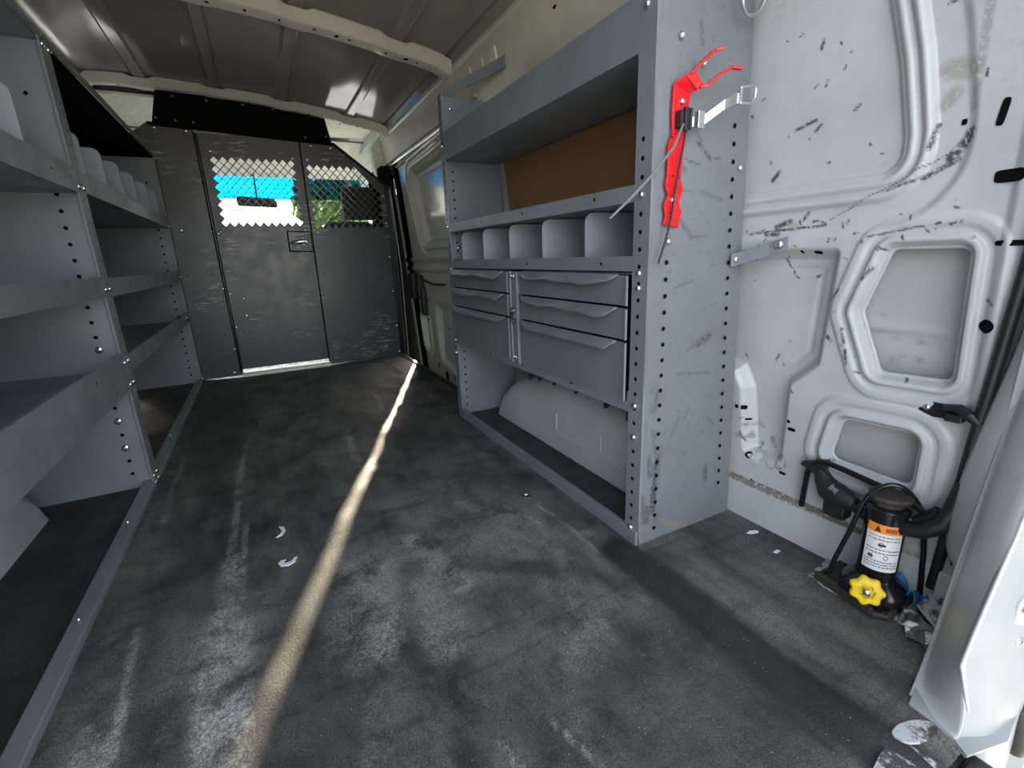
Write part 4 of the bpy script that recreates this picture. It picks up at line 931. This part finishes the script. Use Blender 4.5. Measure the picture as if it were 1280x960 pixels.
for (a, z, r) in ((-.1, .203, .13), (.2, .166, .12), (-.5, .163, .12)):
    for k in range(10):
        t0, t1 = 2 * math.pi * k / 10, 2 * math.pi * (k + 1) / 10
        b.add([on_cyl(a + r * math.cos(t0), z + .007 * math.sin(t0)), on_cyl(a + r * math.cos(t1), z + .007 * math.sin(t1)), on_cyl(a + r * .8 * math.cos(t1), z + .005 * math.sin(t1)), on_cyl(a + r * .8 * math.cos(t0), z + .005 * math.sin(t0))], [(0, 1, 2, 3)])
mark(-.25, .12, .199, .205); mark(-.65, -.4, .160, .166)
b.build('print', 'ink', lb)
ka = Vector((-.88, -.42, .22)).normalized(); kc = Vector((1.352, .544, .074))
b = MB(); b.lathe(kc, ka, [(.031, .006), (.038, .008), (.038, .018), (.033, .023), (.019, .024), (.016, .015), (.003, .014)], 42, lobes=(7, .10)); kb = b.build('valve_knob', 'yellow', ja, smooth=True)
b = MB(); b.lathe(kc, ka, [(.010, .012), (.013, .030), (.009, .034), (.002, .036)], 4); b.lathe(kc - ka * .04, ka, [(.010, 0), (.010, .045)], 12); b.build('valve_stem', 'steel', kb, smooth=True)
# wire bail over the jack
P = [Vector(p) for p in [(1.392, .668, .030), (1.375, .652, .05), (1.378, .645, .10), (1.390, .625, .20), (1.400, .612, .285)]]
top = []; A = P[-1]; Bq = Vector((1.482, .496, .262))
for k in range(1, 14):
    t = k / 14; c_ = A.lerp(Bq, t); top.append(Vector((c_.x, c_.y, c_.z + .085 * math.sin(math.pi * t) ** .7)))
P2 = [Bq, Vector((1.484, .486, .18)), Vector((1.485, .478, .09)), Vector((1.486, .474, .035)), Vector((1.50, .462, .022)), Vector((1.515, .452, .022))]
b = MB(); b.tube(P + top + P2, .0068, 10)
tag(b.build('wire_bail', 'black_gloss', smooth=True), 'black steel wire bail looping over the top of the bottle jack', 'wire bail')
# thin bent rod
b = MB(); b.tube([(1.49, .822, .155), (1.475, .812, .215), (1.462, .802, .29), (1.458, .79, .325), (1.456, .770, .344), (1.456, .745, .347), (1.458, .70, .343), (1.458, .60, .332), (1.45, .50, .312), (1.44, .46, .30)], .0088, 10)
tag(b.build('bent_rod', 'black_gloss', smooth=True), 'thin black steel rod bent down at its left end along the lower wall', 'rod')
# cast clamp with curved arm
ct = thing('jack_clamp', 'black cast clamp with a long curved arm lying along the lower wall behind the jack', 'clamp', (1.44, .7, .2))
b = MB(); b.tube([(1.462, .765, .320), (1.457, .748, .290), (1.452, .725, .268), (1.445, .700, .262), (1.44, .67, .262), (1.435, .64, .258)], [.016, .026, .036, .038, .030, .020], 14)
b.prism([(1.47, .83, .31), (1.47, .82, .325), (1.465, .74, .36), (1.46, .735, .352), (1.455, .745, .29), (1.46, .79, .305)], (-.012, 0, 0)); b.box((1.425, .665, .195), (1.475, .725, .24)); b.build('body', 'black', ct, smooth=True, bevel=.004)
b = MB(); b.tube([(1.432, .712, .282), (1.428, .688, .276)], .016, 10); b.build('ferrule', 'steel', ct, smooth=True)
b = MB(); b.tube([(1.435, .655, .258), (1.428, .62, .248), (1.422, .58, .246), (1.420, .53, .252), (1.422, .48, .268), (1.432, .445, .30), (1.442, .432, .345), (1.446, .426, .42)], [.014, .016, .018, .020, .022, .024, .022, .018], 12); b.tube([(1.438, .50, .275), (1.452, .455, .315)], [.016, .026], 10)
b.build('arm', 'black', ct, smooth=True)
b = MB(); b.tube([(1.488, .456, .085), (1.482, .4515, .15), (1.452, .433, .43), (1.444, .427, .54), (1.434, .413, .77), (1.428, .405, .92), (1.40, .385, 1.25), (1.34, .37, 1.6)], [.012, .0125, .0125, .0125, .0125, .0125, .0125, .0125], 10)
cdn = tag(b.build('conduit', 'black', smooth=True), 'long black conduit running down the corner beside the rear pillar', 'conduit')
ck = thing('conduit_clip', 'black clip with a steel rivet holding the conduit to the wall', 'clip', (1.47, .5, .56))
b = MB(); b.prism([(1.482, .555, .570), (1.482, .550, .602), (1.474, .50, .600), (1.470, .47, .596), (1.470, .47, .568), (1.478, .52, .560)], (-.012, 0, 0)); b.tube([(1.455, .50, .595), (1.447, .465, .60), (1.438, .44, .590), (1.436, .42, .575)], [.008, .013, .014, .010], 8); b.box((1.44, .455, .565), (1.465, .49, .585)); b.build('body', 'black', ck, bevel=.003)
bolts(ck, [(1.470, .535, .583)], (-1, 0, 0), .009, 'rivet', 'steel')

b = MB(); b.tube([(1.496, 1.14, .11), (1.496, 1.127, .092), (1.4965, 1.015, .093), (1.4965, .91, .090), (1.4965, .82, .080), (1.497, .72, .084)], .0022, 6)
tag(b.build('wire', 'black'), 'thin dark wire along the foot of the white wall beside the end panel', 'wire')
# papers and cloths
def crumple(name, x0, x1, y0, y1, z, amp, mat, label, cat, seed, rot=0, n=26):
    b = MB(); cx, cy = (x0 + x1) / 2, (y0 + y1) / 2; g = np.linspace(0, 1, n); A_, B_ = np.meshgrid(g, g, indexing='ij')
    X = x0 + (x1 - x0) * A_; Y = y0 + (y1 - y0) * B_; X = X + .012 * (vnoise(A_, B_, 4, seed + 2) - .5); Y = Y + .012 * (vnoise(A_, B_, 4, seed + 3) - .5)
    Z = z + amp * (np.abs(vnoise(A_, B_, 4, seed) - .5) * 1.4 + .5 * np.abs(vnoise(A_, B_, 9, seed + 1) - .5))
    c, s_ = math.cos(rot), math.sin(rot); Xr = cx + (X - cx) * c - (Y - cy) * s_; Yr = cy + (X - cx) * s_ + (Y - cy) * c
    idx = np.arange(n * n).reshape(n, n)
    b.add(np.stack([Xr, Yr, Z], -1).reshape(-1, 3).tolist(), np.stack([idx[:-1, :-1], idx[1:, :-1], idx[1:, 1:], idx[:-1, 1:]], -1).reshape(-1, 4).tolist())
    o = b.build(name, mat, smooth=True); m_ = o.modifiers.new('t', 'SOLIDIFY'); m_.thickness = .0015 * S; return tag(o, label, cat)
crumple('newspaper', 1.345, 1.47, .385, .475, .002, .030, 'paper', 'crumpled printed newspaper stuffed beside the jack base', 'newspaper', 51, .5)
crumple('rag', 1.44, 1.545, .430, .540, .012, .12, 'blue_rag', 'crumpled blue cloth behind the jack at the pillar foot', 'rag', 61, .2)
b = MB(); b.box((1.44, .40, .055), (1.53, .425, .070)); b.prism([(1.39, .395, .03), (1.50, .375, .07), (1.53, .44, .095), (1.43, .46, .045)], (0, 0, .010)); tag(b.build('cardboard_piece', 'silver_dirt', bevel=.004), 'small grimy grey cardboard piece leaning against the rear pillar foot', 'cardboard')
def flake(x, y, pts, label, mat='label', h=.003):
    b = MB(); b.prism([(x + a, y + c, floor_hs(x, y) + .002) for a, c in pts], (0, 0, h)); return tag(b.build('paper_scrap', mat), label, 'paper scrap', 'paper scraps on the floor')
def floor_hs(x, y): return float(floor_h(np.array([x]), np.array([y]))[0])
flake(-.064, 1.633, [(-.03, .0), (-.022, -.02), (.0, -.028), (.022, -.018), (.032, .01), (.022, .012), (.012, -.006), (-.006, -.010), (-.015, .004), (-.004, .012), (-.02, .016)], 'torn curled white paper scrap in the middle of the floor')
flake(-.082, 1.83, [(.0, .045), (.018, .03), (.022, .0), (.01, -.03), (-.012, -.035), (.0, -.02), (.01, .0), (.006, .02)], 'thin white crescent scrap just beyond the curled scrap')
flake(1.43, .945, [(-.022, .006), (.0, .010), (.024, -.002), (.018, -.012), (-.006, -.006)], 'small white paint flake beside the foot of the end panel')
flake(1.40, .83, [(-.014, .004), (.008, .006), (.012, -.004), (-.010, -.006)], 'tiny white paint flake midway between the end panel and the jack')
b = MB(); b.lathe((.859, 1.589, floor_hs(.859, 1.589)), (0, 0, 1), [(.019, 0), (.019, .004), (.008, .006), (.006, .002)], 18); tag(b.build('screw_washer', 'steel', smooth=True), 'round steel screw washer set in the floor in front of the right shelving', 'washer')
b = MB(); pts = arc(0, 0, 1, 0, 360, 22)[:-1]
b.prism([(1.066 + .062 * x * .95 + .00 * y, .300 + .022 * y - .030 * x * .0, .004) for x, y in [(c * math.cos(-.5) - s_ * math.sin(-.5) * .5, c * math.sin(-.5) * 1.6 + s_ * math.cos(-.5)) for c, s_ in pts]], (0, 0, .006))
tag(b.build('floor_plug', 'silver_dirt', bevel=.002), 'oval silvery metal plug in the floor near the rear door sill', 'plug')

# trees outside, seen through the windscreen and reflected in the paint
def tree(x, y, h, r, seed, label):
    t = thing('tree', label, 'tree', (x, y, -1.05), 'trees outside the van'); rs = np.random.RandomState(seed)
    b = MB(); b.tube([(x, y, -1.05), (x + .1, y, h * .3), (x, y + .1, h * .7)], [.35, .25, .12], 8); b.build('trunk', 'bark', t)
    n = 1500; P = rs.normal(size=(n, 3)); P /= np.linalg.norm(P, axis=1)[:, None]; P *= (rs.rand(n, 1) ** .4) * r; P[:, 2] *= .9
    b = MB(); vs = []; fs = []
    for i, p in enumerate(P):
        c = Vector((x + p[0], y + p[1], h * .7 + p[2])); u = Vector(rs.normal(size=3)).normalized() * r * .11; v_ = u.orthogonal().normalized() * r * .07
        vs += [c - u, c + v_, c + u, c - v_]; fs.append((4 * i, 4 * i + 1, 4 * i + 2, 4 * i + 3))
    b.add(vs, fs); b.build('foliage', 'leaf', t, recalc=False)
tree(4.6, 24, 5.0, 2.9, 1, 'leafy green tree ahead of the van behind the right mesh window')
tree(13.5, 29, 5.5, 3.6, 2, 'leafy green tree furthest to the right beyond the windscreen')
